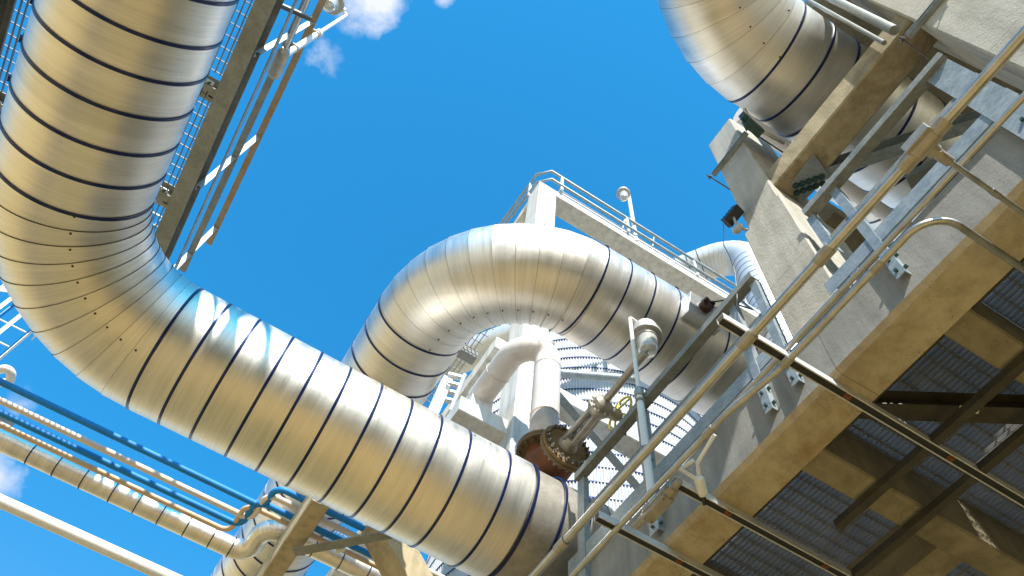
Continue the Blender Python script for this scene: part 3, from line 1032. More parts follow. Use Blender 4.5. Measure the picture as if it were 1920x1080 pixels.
# ------------------------------------------------------------------ lamps
def jar_lamp(root, c, s=1.0):
    """vapour-tight jar light hanging down, c = top centre"""
    c = Vector(c)
    d = (0, 0, -1)
    mb = MB()
    mb.lathe(c, d, [(0, 0), (0, 0.06 * s), (0.015 * s, 0.085 * s), (0.07 * s, 0.098 * s), (0.10 * s, 0.098 * s), (0.105 * s, 0.108 * s), (0.135 * s, 0.108 * s), (0.135 * s, 0.08 * s), (0.165 * s, 0.078 * s), (0.165 * s, 0.06 * s)], 36)
    hs = build('lamp_housing', mb, 'lamp_grey', root)
    mb = MB()
    mb.obox(c + Vector((0.105 * s, 0.02 * s, -0.06 * s)), ((1, 0, 0), (0, 1, 0), (0, 0, 1)), (0.014 * s, 0.018 * s, 0.03 * s))
    build('latch', mb, 'lamp_white', hs)
    mb = MB()
    mb.lathe(c, d, [(0.15 * s, 0.072 * s), (0.27 * s, 0.064 * s), (0.30 * s, 0.056 * s), (0.315 * s, 0.03 * s), (0.318 * s, 0.0)], 36)
    build('glass_jar', mb, 'jar_glass', root)
    mb = MB()
    mb.lathe(c, d, [(0.13 * s, 0.02 * s), (0.20 * s, 0.022 * s), (0.25 * s, 0.02 * s), (0.265 * s, 0)], 16)
    build('bulb', mb, 'lamp_white', root)


xp, yp = 2.455, 2.79
lp = thing('lamp_post', V(xp, yp, 4.1), 'white lamp post clamped to the railing with a glass jar light on a short arm', 'lamp', 'jar lamps on tube posts')
xq = 2.37
mb = MB()
mb.tube([V(xq, 2.70, 3.86), V(xq, 2.70, 5.05)], 0.0275, 20)
build('lower_tube', mb, 'lamp_white', lp)
mb = MB()
mb.lathe(V(xq, 2.70, 5.05), (0, 0, 1), [(-.01, 0.0275), (-.01, 0.038), (0.06, 0.038), (0.06, 0.032), (0.09, 0.032), (0.09, 0.018)], 20)
build('coupling', mb, 'fitting', lp)
mb = MB()
htop = xq / 0.379
mb.tube(fillet([V(xq, 2.70, 5.1), V(xq, 2.70, htop), V(xq + 0.20, 2.72, htop)], 0.03, 5), 0.0175, 18)
build('upper_tube', mb, 'lamp_white', lp)
for hz in (4.98, 4.42):
    mb = MB()
    mb.lathe(V(xq, 2.70, hz), (0, 0, 1), [(-.012, 0.0275), (-.012, 0.036), (.012, 0.036), (.012, 0.0275)], 20)
    mb.obox(V(xq + 0.045, 2.725, hz), ((1, .5, 0), (-.5, 1, 0), (0, 0, 1)), (0.05, 0.006, 0.012))
    mb.tube([V(xq - .05, 2.69, hz), V(xq + .12, 2.78, hz)], 0.005, 8)
    build('clamp', mb, 'weathered_steel', lp)
jar_lamp(lp, V(xq + 0.17, 2.71, htop - 0.005), 1.3)

# ------------------------------------------------------------------ rusty gate valve and white pipe
VX, VY, VH = 2.47, 4.29, 5.72
vv = thing('gate_valve', V(VX, VY, 5.45), 'rusty gate valve with bolted round bonnet and yellow handwheel on top of the big pipe', 'valve')
mb = MB()
mb.lathe(V(VX, VY, 5.40), (0, 0, 1), [(0, 0.2), (0.10, 0.2), (0.14, 0.17), (0.2, 0.20), (0.32, 0.21), (0.46, 0.20), (0.55, 0.165), (0.62, 0.165)], 48)
mb.lathe(V(VX, VY - 0.05, VH), (0, -1, 0), [(0, 0.2), (0.2, 0.19), (0.30, 0.17)], 48)
build('body', mb, 'rust', vv)


def flange(name, c, ax, r, th, nb, rb, mat_, parent, nutmat='nut', off=0.0):
    mb = MB()
    mb.lathe(c, ax, [(-th, 0.05), (-th, r), (-0.004, r), (-0.004, r * .96), (0.004, r * .96), (0.004, r), (th, r), (th, 0.02), (th, 0)], 56)
    fl = build(name, mb, mat_, parent)
    a = Vector(ax).normalized()
    n_ = a.orthogonal().normalized()
    b_ = a.cross(n_)
    for k in range(nb):
        mbb = MB()
        p = Vector(c) + (n_ * math.cos(2 * PI * (k + .5) / nb) + b_ * math.sin(2 * PI * (k + .5) / nb)) * rb
        hexbolt(mbb, p + a * th, a, 0.019, 0.026)
        hexbolt(mbb, p - a * th, -a, 0.019, 0.026)
        mbb.tube([p - a * (th + .04), p + a * (th + .045)], 0.009, 8)
        build('bolt', mbb, nutmat, fl)
    return fl


flange('bonnet_flange', V(VX, 3.89, VH), (0, -1, 0), 0.245, 0.036, 22, 0.212, 'flange_brown', vv)
flange('pipe_flange', V(VX, VY, 6.06), (0, 0, 1), 0.255, 0.036, 18, 0.222, 'flange_brown', vv)
mb = MB()
mb.lathe(V(VX, 3.855, VH), (0, -1, 0), [(0, 0.10), (0.03, 0.09), (0.07, 0.07), (0.1, 0.065), (0.1, 0)], 32)
for sx in (-1, 1):
    mb.prism(CHB(0.025, 0.05, 0.006), V(VX + 0.075 * sx - .0125, 3.80, VH - .025), V(VX + 0.062 * sx - .0125, 3.40, VH - .025), (1, 0, 0), (0, 0, 1))
    mb.prism(CHB(0.05, 0.025, 0.006), V(VX - .025, 3.80, VH + 0.075 * sx - .0125), V(VX - .025, 3.40, VH + 0.062 * sx - .0125), (1, 0, 0), (0, 0, 1))
build('yoke', mb, 'fitting', vv)
mb = MB()
mb.tube([V(VX, 3.86, VH), V(VX, 3.3, VH)], 0.02, 14)
for k in range(8):
    mb.lathe(V(VX, 3.76 - 0.03 * k, VH), (0, -1, 0), [(0, .02), (0.004, .024), (.008, .02)], 14)
build('stem', mb, 'nut', vv)
gb = MB()
gb.lathe(V(VX, 3.41, VH), (0, -1, 0), [(0, 0), (0, 0.085), (0.03, 0.10), (0.045, 0.10), (0.05, 0.115), (0.08, 0.115), (0.085, 0.09), (0.14, 0.085), (0.17, 0.05), (0.17, 0)], 28)
gb.lathe(V(VX + 0.02, 3.33, VH - .01), (1, 0, 0), [(0, 0.06), (0.16, 0.055), (0.165, 0.04), (0.19, 0.034), (0.19, 0)], 20)
gx = build('gearbox', gb, 'fitting', vv)
for k in range(10):
    mb = MB()
    a_ = 2 * PI * k / 10
    hexbolt(mb, V(VX + 0.103 * math.cos(a_), 3.33, VH + 0.103 * math.sin(a_)), (0, -1, 0), 0.011, 0.02)
    build('bolt', mb, 'galvanised_bright', gx)
mb = MB()
mb.tube([V(VX, 3.26, VH), V(VX, 2.70, VH)], 0.034, 20)
mb.lathe(V(VX, 2.70, VH), (0, -1, 0), [(0, 0.034), (0, 0.037), (0.02, 0.037), (0.03, 0.012), (0.06, 0.01), (0.06, 0)], 20)
build('stem_cover', mb, 'fitting', vv)
hw = MB()
wc = hit(1163, 776, y=3.33)
rim = [wc + Vector((0.0, math.cos(2 * PI * k / 40) * 0.165, math.sin(2 * PI * k / 40) * 0.165)) for k in range(40)]
hw.tube(rim, 0.0115, 10, closed=True)
for k in range(5):
    a_ = 2 * PI * k / 5 + 0.3
    hw.tube([wc + Vector((-0.04, math.cos(a_) * 0.02, math.sin(a_) * 0.02)), wc + Vector((0, math.cos(a_) * 0.165, math.sin(a_) * 0.165))], 0.009, 8)
hw.lathe(wc + Vector((-.06, 0, 0)), (1, 0, 0), [(0, 0.03), (0.05, 0.035), (0.05, 0)], 16)
hwo = build('handwheel', hw, 'yellow_paint', vv)
mb = MB()
mb.tube([wc + Vector((0.0, 0.07, -0.14)), wc + Vector((0.10, 0.07, -0.14))], 0.013, 10)
build('handle', mb, 'black_rubber', hwo)

mb = MB()
wpath = fillet([V(VX, VY, 6.10), V(VX, VY, 7.85), V(2.13, VY, 7.85), V(2.13, 5.3, 7.85)], [0.20, 0.33], 12)
mb.tube(wpath, 0.15, 40)
wp = build('white_pipe', mb, 'beige_paint', label='thick white painted pipe rising from the rusty valve and bending away over a concrete block', cat='pipe')
ORG[wp.name] = Vector(wp.location)
mb = MB()
for p, t in ((V(VX, VY, 7.5), (0, 0, 1)), (V(VX, VY, 6.6), (0, 0, 1)), (V(2.13, 4.85, 7.85), (0, 1, 0))):
    mb.lathe(p, t, [(-.006, 0.157), (-.002, 0.1615), (.002, 0.1615), (.006, 0.157)], 40)
build('weld', mb, 'cream_paint', wp)

# ------------------------------------------------------------------ small pipe bundle, lower left
GPB = 'small pipes running below the big pipe'


def bundle(label, y0, y1, h, r, m, xj, xend=7.0, bend=0.12, endbend=None, x_start=-8):
    pts = [V(x_start, y0, h), V(xj, y0, h), V(xj, y1, h), V(xend, y1, h)]
    if endbend:
        pts.append(V(xend, y1 + endbend, h))
    mb = MB()
    mb.tube(fillet(pts, bend, 8), r, 20)
    return build('small_pipe', mb, m, label=label, cat='pipe', group=GPB)


hb = 6.13
YB = lambda py: hit(300, py, h=hb).y
bundle('uppermost bright blue pipe of the bundle below the big pipe', YB(859), 1.019 * hb, hb, 0.034, 'blue_paint', 0.49, 2.2, 0.12, 0.7)
bundle('cream pipe between the two blue pipes', YB(893), 1.042 * hb, hb, 0.032, 'cream_paint', 0.45)
bundle('lower blue pipe lying between the cream and the tan pipe', YB(915), 1.0665 * hb, hb, 0.034, 'blue_paint', 0.39)
bundle('thin tan pipe beside the silver clad pipe', YB(937), 1.085 * hb, hb, 0.028, 'tan_paint', 0.32)
mb = MB()
yw = (hit(0, 943, h=7).y + hit(300, 1071, h=7).y) / 2
mb.tube([V(-9, yw, 7), V(9, yw, 7)], 0.078, 28)
build('small_pipe', mb, 'white_paint', label='lowest white pipe crossing the bottom left corner', cat='pipe', group=GPB)
hsv = 6.32
ys1, ys2 = hit(300, 963.5, h=hsv).y, 1.108 * hsv
sst = []
for px, py in ((52, 858), (102, 880), (152, 905), (208, 928), (254, 950), (298, 972), (347, 993), (395, 1013), (432, 1030)):
    sst.append((V(hit(px, py, h=hsv - .08).x, ys1, hsv), (1, 0, 0)))
for k in range(9):
    sst.append((V(1.2 + 0.33 * k, ys2, hsv), (1, 0, 0)))
insulated('insulated_pipe', 'slim silver clad pipe with dark straps running below the tan pipe to a small elbow', [V(-9, ys1, hsv), V(0.63, ys1, hsv), V(0.63, ys2, hsv), V(8, ys2, hsv)], 0.21, 0.112, 9, (0, 0, 1), GP, straps=sst, sw=0.012, seg=40, seam_w=0.0004, screws=False, lip=0.0005)

# concrete beam carrying the bundle, inclined leg and steel tie
mb = MB()
mb.prism(CHB(0.185, 0.46, 0.012), V(0.79, 1.0109 * 5.6, 5.6), V(0.79, 15, 5.6), (1, 0, 0), (0, 0, 1))
build('concrete_beam', mb, 'concrete_warm', label='ochre concrete beam under the pipe bundle at the bottom of the picture', cat='beam')
a = hit(713, 990, y=5.9)
b = hit(800, 1150, y=5.9)
mb = MB()
mb.prism(CHB(0.31, 0.33, 0.012), a + (a - b) * 0.15, b, (1, 0, -.35), (0, 1, 0))
build('concrete_prop', mb, 'concrete_warm', label='inclined concrete prop below the big pipe at the bottom centre', cat='prop')
a, b = hit(555, 1043, h=5.48), hit(735, 1010, h=5.48)
tie = thing('steel_tie', a, 'brown steel angle linking the concrete beam and the inclined leg', 'steel angle')
mb = MB()
mb.prism(ANG(0.10, 0.11, 0.01), a, b, (0, -1, 0), (0, 0, 1))
build('angle', mb, 'weathered_steel', tie)
mb = MB()
mb.obox(hit(638, 1033, h=5.474), ((b - a), (0, 1, 0), (0, 0, 1)), (0.05, 0.03, 0.003))
build('label', mb, 'label_paper', tie)

# ------------------------------------------------------------------ left walkway
HW = 7.5
wk = thing('walkway', V(-2.9, 0, HW), 'grating walkway on weathered steel beams above the big pipe at the left', 'walkway')
mb = MB()
mb.prism(CHAN(0.17, 0.30, 0.012), V(-1.895, -7, HW), V(-1.895, 6.05, HW), (1, 0, 0), (0, 0, 1))
build('edge_beam', mb, 'weathered_steel', wk)
mb = MB()
mb.prism(CHAN(0.17, 0.30, 0.012), V(-4.15, -7, HW), V(-4.15, 6.05, HW), (1, 0, 0), (0, 0, 1))
build('edge_beam', mb, 'weathered_steel', wk)
for yj in (-0.6, 0.7, 2.0, 3.45, 4.76, 5.97):
    mb = MB()
    mb.prism(IB(0.15, 0.22, 0.012), V(-1.90, yj, HW + 0.03), V(-4.135, yj, HW + 0.03), (0, 1, 0), (0, 0, 1))
    jo = build('joist', mb, 'weathered_steel', wk)
    mb = MB()
    mb.obox(V(-1.86, yj + 0.02, HW + 0.10), ((1, 0, 0), (0, 1, 0), (0, 0, 1)), (0.09, 0.008, 0.07))
    mb.obox(V(-2.02, yj - 0.1, HW + 0.05), ((1, 0, 0), (0, 1, 0), (0, 0, 1)), (0.07, 0.02, 0.006))
    build('cleat', mb, 'galvanised_bright', jo)
    for q in (-0.03, 0.03):
        mb = MB()
        hexbolt(mb, V(-2.02 + q, yj - 0.1, HW + 0.044), (0, 0, -1), 0.018, 0.02)
        build('bolt', mb, 'green_nut', jo)
    if yj == 3.45:
        cu = bpy.data.curves.new('mark', 'FONT')
        cu.body = 'GH'
        cu.size = 0.11
        tmp = bpy.data.objects.new('mark', cu)
        me = bpy.data.meshes.new_from_object(tmp)
        mm = MB()
        ex, ey = Vector((1, 0, 0)), Vector((0, -1, 0))
        base = V(-2.12, yj + 0.055, HW + 0.0285)
        mm.quad_faces([base + ex * v.co.x + ey * v.co.y for v in me.vertices], [tuple(p.vertices) for p in me.polygons])
        build('mark', mm, 'seam', jo)
        bpy.data.objects.remove(tmp)
for ga, gbb in ((-7, -0.75), (-0.45, 3.33), (3.57, 5.9)):
    mb = MB()
    x = -4.08
    while x < -1.79:
        mb.box(V(x, ga, HW + 0.262), V(x + 0.006, gbb, HW + 0.295))
        x += 0.055
    y = ga
    while y < gbb:
        mb.box(V(-4.1, y, HW + 0.285), V(-1.76, y + 0.008, HW + 0.295))
        y += 0.13
    build('grating', mb, 'grating_steel', wk)

hr = thing('handrail', V(-1.69, 0, HW), 'olive two rail handrail with galvanised posts along the left walkway edge', 'railing')
for hz, m in ((8.50, 'weathered_steel'), (9.30, 'rust_rail')):
    mb = MB()
    mb.prism(ANG(0.078, 0.055, 0.006), V(-1.725, -7, hz), V(-1.725, 6.15, hz), (1, 0, 0), (0, 0, 1))
    build('rail', mb, m, hr)
for yp_ in (-0.1, 1.35, 2.83, 4.42, 5.86):
    mb = MB()
    mb.prism(ANG(0.06, 0.075, 0.007), V(-1.7235, yp_, HW + 0.06), V(-1.7235, yp_, 9.30), (1, 0, 0), (0, 1, 0))
    po = build('post', mb, 'zinc', hr)
    for q in range(3):
        mb = MB()
        hexbolt(mb, V(-1.7155, yp_ + 0.04, HW + 0.10 + 0.07 * q), (1, 0, 0), 0.017, 0.022)
        build('bolt', mb, 'green_nut', po)
mb = MB()
mb.prism(RECT(0.012, 0.10), V(-1.652, -7, HW + 0.42), V(-1.652, 5.9, HW + 0.42), (1, 0, 0), (0, 0, 1))
build('toe_plate', mb, 'galvanised', hr)

la = thing('lamp_post', V(-1.61, 2.96, 8.25), 'white lamp post with jar light clamped to the walkway handrail against the cloud', 'lamp', 'jar lamps on tube posts')
mb = MB()
mb.tube([V(-1.60, 2.96, 8.2), V(-1.60, 2.96, 9.45)], 0.036, 20)
build('lower_tube', mb, 'lamp_white', la)
mb = MB()
mb.tube(fillet([V(-1.60, 2.96, 9.4), V(-1.60, 2.96, 10.75), V(-1.78, 2.88, 10.75)], 0.04, 5), 0.024, 16)
mb.lathe(V(-1.60, 2.96, 9.4), (0, 0, 1), [(0, .037), (0, 0.048), (.08, 0.048), (.09, .024)], 20)
build('upper_tube', mb, 'lamp_white', la)
for hz in (8.55, 9.34):
    mb = MB()
    mb.lathe(V(-1.60, 2.96, hz), (0, 0, 1), [(-.012, 0.036), (-.012, 0.046), (.012, 0.046), (.012, 0.036)], 20)
    mb.obox(V(-1.665, 2.96, hz), ((1, 0, 0), (0, 1, 0), (0, 0, 1)), (0.05, 0.05, 0.008))
    build('clamp', mb, 'lamp_grey', la)
jar_lamp(la, V(-1.79, 2.87, 10.74), 1.35)
bx2 = thing('conduit_box', V(-1.60, 3.02, 8.05), 'beige conduit body under the walkway lamp post with its conduit', 'conduit box')
mb = MB()
mb.lathe(V(-1.60, 2.86, 8.12), (0, 1, 0), [(0, 0), (0, 0.035), (0.04, 0.06), (0.08, 0.068), (0.30, 0.068), (0.34, 0.05), (0.34, 0)], 16)
build('body', mb, 'fitting', bx2)
mb = MB()
mb.tube([V(-1.60, 2.88, 8.12), V(-1.60, -3, 8.12)], 0.022, 12)
build('conduit', mb, 'conduit', bx2)
mb = MB()
mb.prism(STRUT(0.045), hit(490, -6, h=8.0), hit(583, 36, h=8.0), (0, 1, 0), (0, 0, -1))
build('channel_strut', mb, 'galvanised', label='short channel strut sticking out from the left walkway near the lamp', cat='strut')

# ------------------------------------------------------------------ caged ladder at far left
cl_ = thing('caged_ladder', V(-3.4, 8.7, 4.0), 'white caged ladder at the left edge below the big elbow', 'ladder')
lx, ly = -3.55, 8.75
mb = MB()
for sx in (-0.22, 0.22):
    mb.prism(RECT(0.014, 0.075), V(lx + sx, ly, 3.5), V(lx + sx, ly, 14), (1, 0, 0), (0, 1, 0))
build('stringers', mb, 'blue_paint', cl_)
mb = MB()
for k in range(26):
    mb.tube([V(lx - .22, ly, 3.8 + 0.38 * k), V(lx + .22, ly, 3.8 + 0.38 * k)], 0.012, 8)
build('rungs', mb, 'lamp_white', cl_)
for k in range(5):
    hz = 7.0 + 0.95 * k
    mb = MB()
    arc = []
    for j in range(25):
        a_ = PI * (1.08 - 1.16 * j / 24) * -1
        arc.append(V(lx + 0.40 * math.cos(a_), ly - 0.28 + 0.46 * math.sin(a_) * 1.0, hz))
    for p, q in zip(arc[:-1], arc[1:]):
        d = (q - p).normalized()
        n_ = Vector((-d.y, d.x, 0))
        mb.obox((p + q) / 2, (d, n_, (0, 0, 1)), ((q - p).length / 2 + .002, 0.006, 0.035))
    build('hoop', mb, 'lamp_white', cl_)
for j in (3, 8, 12, 16, 21):
    a_ = PI * (1.08 - 1.16 * j / 24) * -1
    mb = MB()
    c_ = V(lx + 0.386 * math.cos(a_), ly - 0.28 + 0.444 * math.sin(a_), 7.0)
    mb.prism(RECT(0.05, 0.008), c_, c_ + Vector((0, 0, 3.85)), (-math.sin(a_), math.cos(a_), 0))
    build('cage_strap', mb, 'lamp_white', cl_)
mb = MB()
mb.prism(IB(0.2, 0.24, 0.012), V(-8, 9.3, 7.9), V(-2.75, 9.3, 7.9), (0, 1, 0), (0, 0, 1))
build('steel_beam', mb, 'galvanised', label='pale steel beam behind the caged ladder', cat='beam')
mb = MB()
mb.tube(fillet([hit(-60, 705, h=7.4), hit(25, 688, h=7.4), hit(18, 718, h=7.4), hit(-60, 715, h=7.4)], 0.06, 6), 0.05, 14)
build('vent_pipe', mb, 'white_paint', label='white return bend of a small pipe in front of the caged ladder', cat='pipe')

# ------------------------------------------------------------------ central tower
TY, TX = 5.0, 2.47
mb = MB()
mb.prism(CHB(0.405, 0.45, 0.015), V(TX, TY, 3.5), V(TX, TY, 15.25), (1, 0, 0), (0, 1, 0))
build('concrete_column', mb, 'concrete_white', label='tall sunlit concrete column in the middle rising behind the silver arch', cat='column')
mb = MB()
mb.prism(CHB(0.37, 0.27, 0.012), V(TX + 0.4052, TY + 0.01, 15.03), V(11, TY + 0.01, 15.03), (0, 1, 0), (0, 0, 1))
build('concrete_beam', mb, 'concrete_white', label='sunlit concrete beam under the tower railing behind the silver arch', cat='beam')
mb = MB()
mb.prism(CHB(0.30, 0.27, 0.012), V(TX + 0.03, TY + 0.451, 15.03), V(TX + 0.03, 10, 15.03), (1, 0, 0), (0, 0, 1))
build('concrete_beam', mb, 'concrete_white', label='shaded concrete beam running back from the top of the tall middle column', cat='beam')
rl = thing('tower_railing', V(2.4, 4.85, 14.9), 'galvanised two rail railing on top of the central concrete tower', 'railing')
for dh, offs in ((16.0, 0), (15.45, 0)):
    if offs == 0 and dh == 16.0:
        px_ = [(930, 432), (995, 344), (1005, 328), (1034, 321), (1400, 549)]
    else:
        px_ = [(935, 436), (999, 353), (1008, 342), (1034, 336), (1396, 560)]
    mb = MB()
    mb.tube([hit(px, py, h=dh) for px, py in px_], 0.032, 12)
    build('rail', mb, 'weathered_steel' if 0 else 'galvanised', rl)
ptl = []
for px, py, in ((995, 344), (1054, 333), (1175, 409), (1300, 488), (1388, 542)):
    top = hit(px, py, h=16.0)
    mb = MB()
    mb.prism(RECT(0.06, 0.04), Vector((top.x, top.y, 15.28 + CAMZ)), top, (1, 0, 0))
    build('post', mb, 'galvanised_bright', rl)
mb = MB()
mb.prism(RECT(0.012, 0.14), V(TX + .45, TY - .005, 15.36), V(11, TY - .005, 15.36), (0, 1, 0))
build('toe_plate', mb, 'galvanised_bright', rl)
lq = thing('lamp_post', hit(1190, 452, h=15.2), 'small far lamp post with glass jar on the tower railing', 'lamp', 'jar lamps on tube posts')
b0 = hit(1193, 452, h=15.2)
tp = hit(1180, 366, y=b0.y)
mb = MB()
mb.tube([b0, Vector((b0.x, b0.y, tp.z))], 0.045, 12)
mb.tube([Vector((b0.x, b0.y, tp.z)), Vector((b0.x - 0.2, b0.y - 0.02, tp.z))], 0.03, 10)
build('tube', mb, 'lamp_white', lq)
jar_lamp(lq, Vector((b0.x - 0.16, b0.y, tp.z)), 1.5)
mb = MB()
for px in (1165, 1222):
    a = hit(px, 440 + (px - 1165) * .6, h=15.1)
    mb.tube([a, a + Vector((0.1, -0.05, 0.8))], 0.02, 8)
mb.tube([hit(1165, 420, h=15.6), hit(1225, 452, h=15.6)], 0.02, 8)
build('bracket', mb, 'lamp_grey', lq)

# lower tower members
mb = MB()
mb.prism(CHB(0.42, 0.26, 0.012), V(2.245, 5.35, 9.22), V(2.245, 13, 9.22), (1, 0, 0), (0, 0, 1))
build('concrete_beam', mb, 'concrete_white', label='pale concrete beam running down left from the tall middle column behind the white pipe', cat='beam')
mb = MB()
mb.prism(CHB(0.46, 0.26, 0.012), V(1.85, 5.15, 7.27), V(2.95, 5.15, 7.27), (0, 1, 0), (0, 0, 1))
build('concrete_beam', mb, 'concrete_white', label='short concrete block beam under the bend of the white pipe', cat='beam')
mb = MB()
mb.box(V(2.0, 5.2, 7.531), V(2.28, 5.6, 7.9))
build('pipe_saddle', mb, 'concrete_white', label='small concrete pad between the white pipe and the block beam', cat='pad', bevel=0.01)
mb = MB()
mb.prism(CHB(0.30, 0.24, 0.012), V(TX + 0.4055, 5.06, 8.37), V(7, 5.06, 8.37), (0, 1, 0), (0, 0, 1))
build('concrete_beam', mb, 'concrete_white', label='concrete beam crossing in front of the corrugated tank right of the white pipe', cat='beam')
mb = MB()
mb.tube([hit(1050, 700, h=9.3), hit(1200, 712, h=9.3)], 0.06, 14)
build('steel_tube', mb, 'galvanised', label='grey horizontal tube in front of the corrugated tank above the valve stem', cat='tube')
mb = MB()
mb.prism(ANG(0.11, 0.11, 0.01), hit(1030, 735, h=8.1), hit(1230, 965, h=8.1), (1, 0, 0), (0, 0, 1))
build('steel_brace', mb, 'galvanised', label='blue grey diagonal angle in front of the corrugated tank behind the valve', cat='brace')
mb = MB()
mb.box(V(1.05, 5.25, 10.2), V(1.55, 12, 10.5))
b_ = build('concrete_beam', mb, 'concrete', label='grey concrete beam tucked behind the left leg of the silver arch', cat='beam', bevel=0.012)
mb = MB()
x = 1.57
while x < 2.4:
    mb.box(V(x, 5.6, 10.62), V(x + 0.008, 12, 10.66))
    x += 0.07
y = 5.6
while y < 12:
    mb.box(V(1.56, y, 10.63), V(2.42, y + 0.01, 10.645))
    y += 0.16
for y in (6.4, 7.9, 9.4):
    mb.box(V(1.56, y, 10.45), V(2.42, y + 0.16, 10.6))
build('grating_panel', mb, 'grating_steel', label='narrow grating showing blue sky beside the pale tower beam', cat='grating')
# white ladder-like bracket left of the block
lad = thing('pipe_support', hit(800, 770, h=8.6), 'white steel support post with blue trim beside the silver arch', 'support')
mb = MB()
a, b = hit(846, 692, h=9.6), hit(808, 790, h=9.6)
mb.prism(RECT(0.13, 0.10), hit(838, 712, h=8.7), hit(800, 800, h=7.7), (1, 0, 0))
build('post', mb, 'white_paint', lad)
mb = MB()
for k in range(4):
    p = hit(853 - 4 * k, 706 + 15 * k, h=8.6)
    mb.obox(p, ((1, -.3, 0), (0.3, 1, 0), (0, 0, 1)), (0.09, 0.035, 0.02))
mb.tube([hit(872, 702, h=8.5), hit(845, 770, h=8.0)], 0.03, 10)
build('brackets', mb, 'galvanised_bright', lad)

# corrugated tank
tk = thing('corrugated_tank', V(6.77, 9.9, 4), 'white corrugated round tank behind the rusty valve', 'tank')
cc = V(6.77, 9.9, 0)


def corr(mb, rad, h0, h1, nr=330):
    seg = nr * 4
    ring = []
    for j in range(seg):
        a_ = 2 * PI * j / seg
        rr = rad + (0.017 if (j % 4) in (0, 1) else -0.008)
        ring.append((math.cos(a_) * rr, math.sin(a_) * rr))
    vs = [(cc.x + x, cc.y + y, h0 + CAMZ) for x, y in ring] + [(cc.x + x, cc.y + y, h1 + CAMZ) for x, y in ring]
    mb.quad_faces(vs, [(j, (j + 1) % seg, seg + (j + 1) % seg, seg + j) for j in range(seg)])


mb = MB()
corr(mb, 3.0, -1.2, 15.4)
mb.lathe(cc + Vector((0, 0, 15.4)), (0, 0, 1), [(0, 3.03), (0.02, 3.1), (0.9, 0)], 64)
build('shell', mb, 'corrugated', tk)
for k in range(27):
    mb = MB()
    mb.lathe(cc + Vector((0, 0, 5.0 + 0.38 * k)), (0, 0, 1), [(-.014, 2.98), (-.014, 3.022), (.014, 3.022), (.014, 2.98)], 160)
    build('strap', mb, 'strap', tk)

# ------------------------------------------------------------------ small fittings
# inspection box on the arch pipe
n_ = Vector((0, -0.95, -0.31)).normalized()
p = hit(1318, 594, y=yl - 0.95 * (rl_ + 0.03))
p = Vector((p.x, yl, hl + CAMZ)) + n_ * (rl_ + 0.03)
ib = thing('inspection_box', p, 'grey sheet box with brown terminal head on the silver arch near the railing', 'inspection box')
ex = Vector((1, 0, 0))
ey = n_.cross(ex)
mb = MB()
mb.obox(p, (ex, ey, n_), (0.19, 0.14, 0.055))
build('box', mb, 'sheet_grey', ib, bevel=0.004)
mb = MB()
q = p + n_ * 0.055 - ex * 0.02 + ey * 0.03
mb.lathe(q, n_, [(0, 0), (0, 0.068), (0.045, 0.072), (0.055, 0.064), (0.068, 0.064), (0.068, 0)], 28)
for k in range(3):
    a_ = 2 * PI * k / 3 + .5
    mb.lathe(q + (ex * math.cos(a_) + ey * math.sin(a_)) * 0.042 + n_ * 0.068, n_, [(0, .024), (.026, .024), (.038, 0)], 12)
build('terminal_head', mb, 'brown_plastic', ib)
mb = MB()
c1_ = hit(1378, 555, h=5.3)
pts = [q + n_ * 0.09, q + n_ * 0.13 + Vector((.1, -.05, .02)), q + Vector((0.3, -0.3, -0.2)), c1_]
mb.tube(fillet(pts, 0.05, 4), 0.008, 8)
build('cable', mb, 'black_rubber', ib)

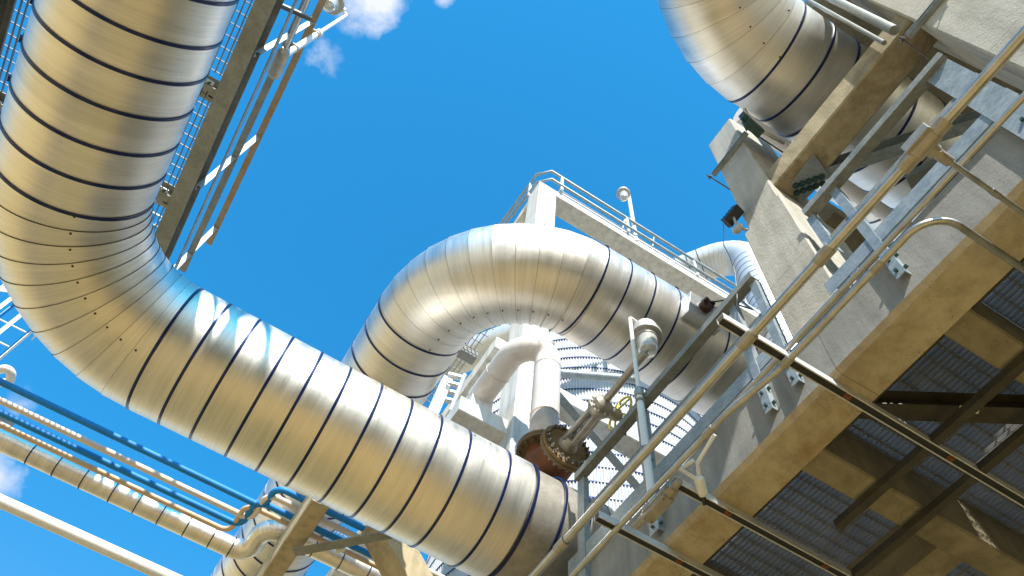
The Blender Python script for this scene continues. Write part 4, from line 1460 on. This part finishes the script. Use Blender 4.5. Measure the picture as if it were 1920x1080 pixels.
# floodlight beside the column
p = hit(1374, 405, x=2.40)
fl = thing('floodlight', p, 'small black floodlight with grey dome fixed to the left side of the slimmer column', 'floodlight')
ax = Vector((0.25, -0.75, 0.6)).normalized()
e1 = Vector((0, 0.62, 0.78)).normalized()
mb = MB()
mb.obox(p, (ax.cross(e1), ax, e1), (0.045, 0.085, 0.03))
for k in range(5):
    mb.obox(p + ax * (-0.07 + 0.034 * k) + e1 * 0.035, (ax.cross(e1), ax, e1), (0.045, 0.005, 0.015))
build('housing', mb, 'black_rubber', fl, bevel=0.004)
mb = MB()
q = hit(1384, 428, x=2.42)
dn = (hit(1381, 440, x=2.42) - hit(1392, 428, x=2.44)).normalized()
mb.lathe(q - dn * .04, dn, [(0, 0), (0, 0.02), (0.02, 0.033), (0.07, 0.033), (0.09, 0.015), (0.09, 0)], 18)
mb.tube([p, q], 0.012, 8)
mb.tube([q, Vector((2.56, q.y - .06, q.z))], 0.012, 8)
build('sensor', mb, 'lamp_grey', fl)
mb = MB()
cps = [(1357, 420), (1357, 460), (1368, 480), (1378, 510), (1382, 550), (1382, 600)]
mb.tube([hit(px, py, y=1.60) for px, py in cps], 0.004, 6)
build('cable', mb, 'weathered_steel', fl)

# junction box and thin pipe between column top and elbow
jb = thing('junction_box', hit(1412, 238, h=6.6), 'dark green junction box between the column top and the elbow', 'junction box')
mb = MB()
c_ = hit(1412, 238, h=6.7)
mb.obox(c_, ((1, .1, 0), (-.1, 1, 0), (0, 0, 1)), (0.085, 0.04, 0.05))
mb.obox(hit(1398, 222, h=6.75), ((1, .1, 0), (-.1, 1, 0), (0, 0, 1)), (0.045, 0.03, 0.05))
build('box', mb, 'green_nut', jb, bevel=0.004)
mb = MB()
mb.tube([hit(1396, 205, h=6.9), c_, hit(1470, 268, h=6.75)], 0.016, 10)
build('conduit', mb, 'conduit', jb)
mb = MB()
mb.tube([V(2.75, 1.0, 8.5), V(8, 1.0, 8.5)], 0.12, 24)
build('small_pipe', mb, 'cream_paint', label='cream pipe glimpsed between the column top and the elbow', cat='pipe')

# risers on the wide column (top edge)
GR = 'tubes beside the wide top right column'
for px, py, r, m, lab in ((1600, 18, 0.035, 'weathered_steel', 'thick grey riser tube at the top edge beside the wide column'), (1590, 42, 0.018, 'weathered_steel', 'thin conduit riser at the top edge left of the thick grey tube')):
    p = hit(px, py, x=2.43)
    mb = MB()
    mb.tube([Vector((p.x, p.y, 5.9 + CAMZ)), Vector((p.x, p.y, 11 + CAMZ))], r, 16)
    build('riser_tube', mb, m, label=lab, cat='tube', group=GR)
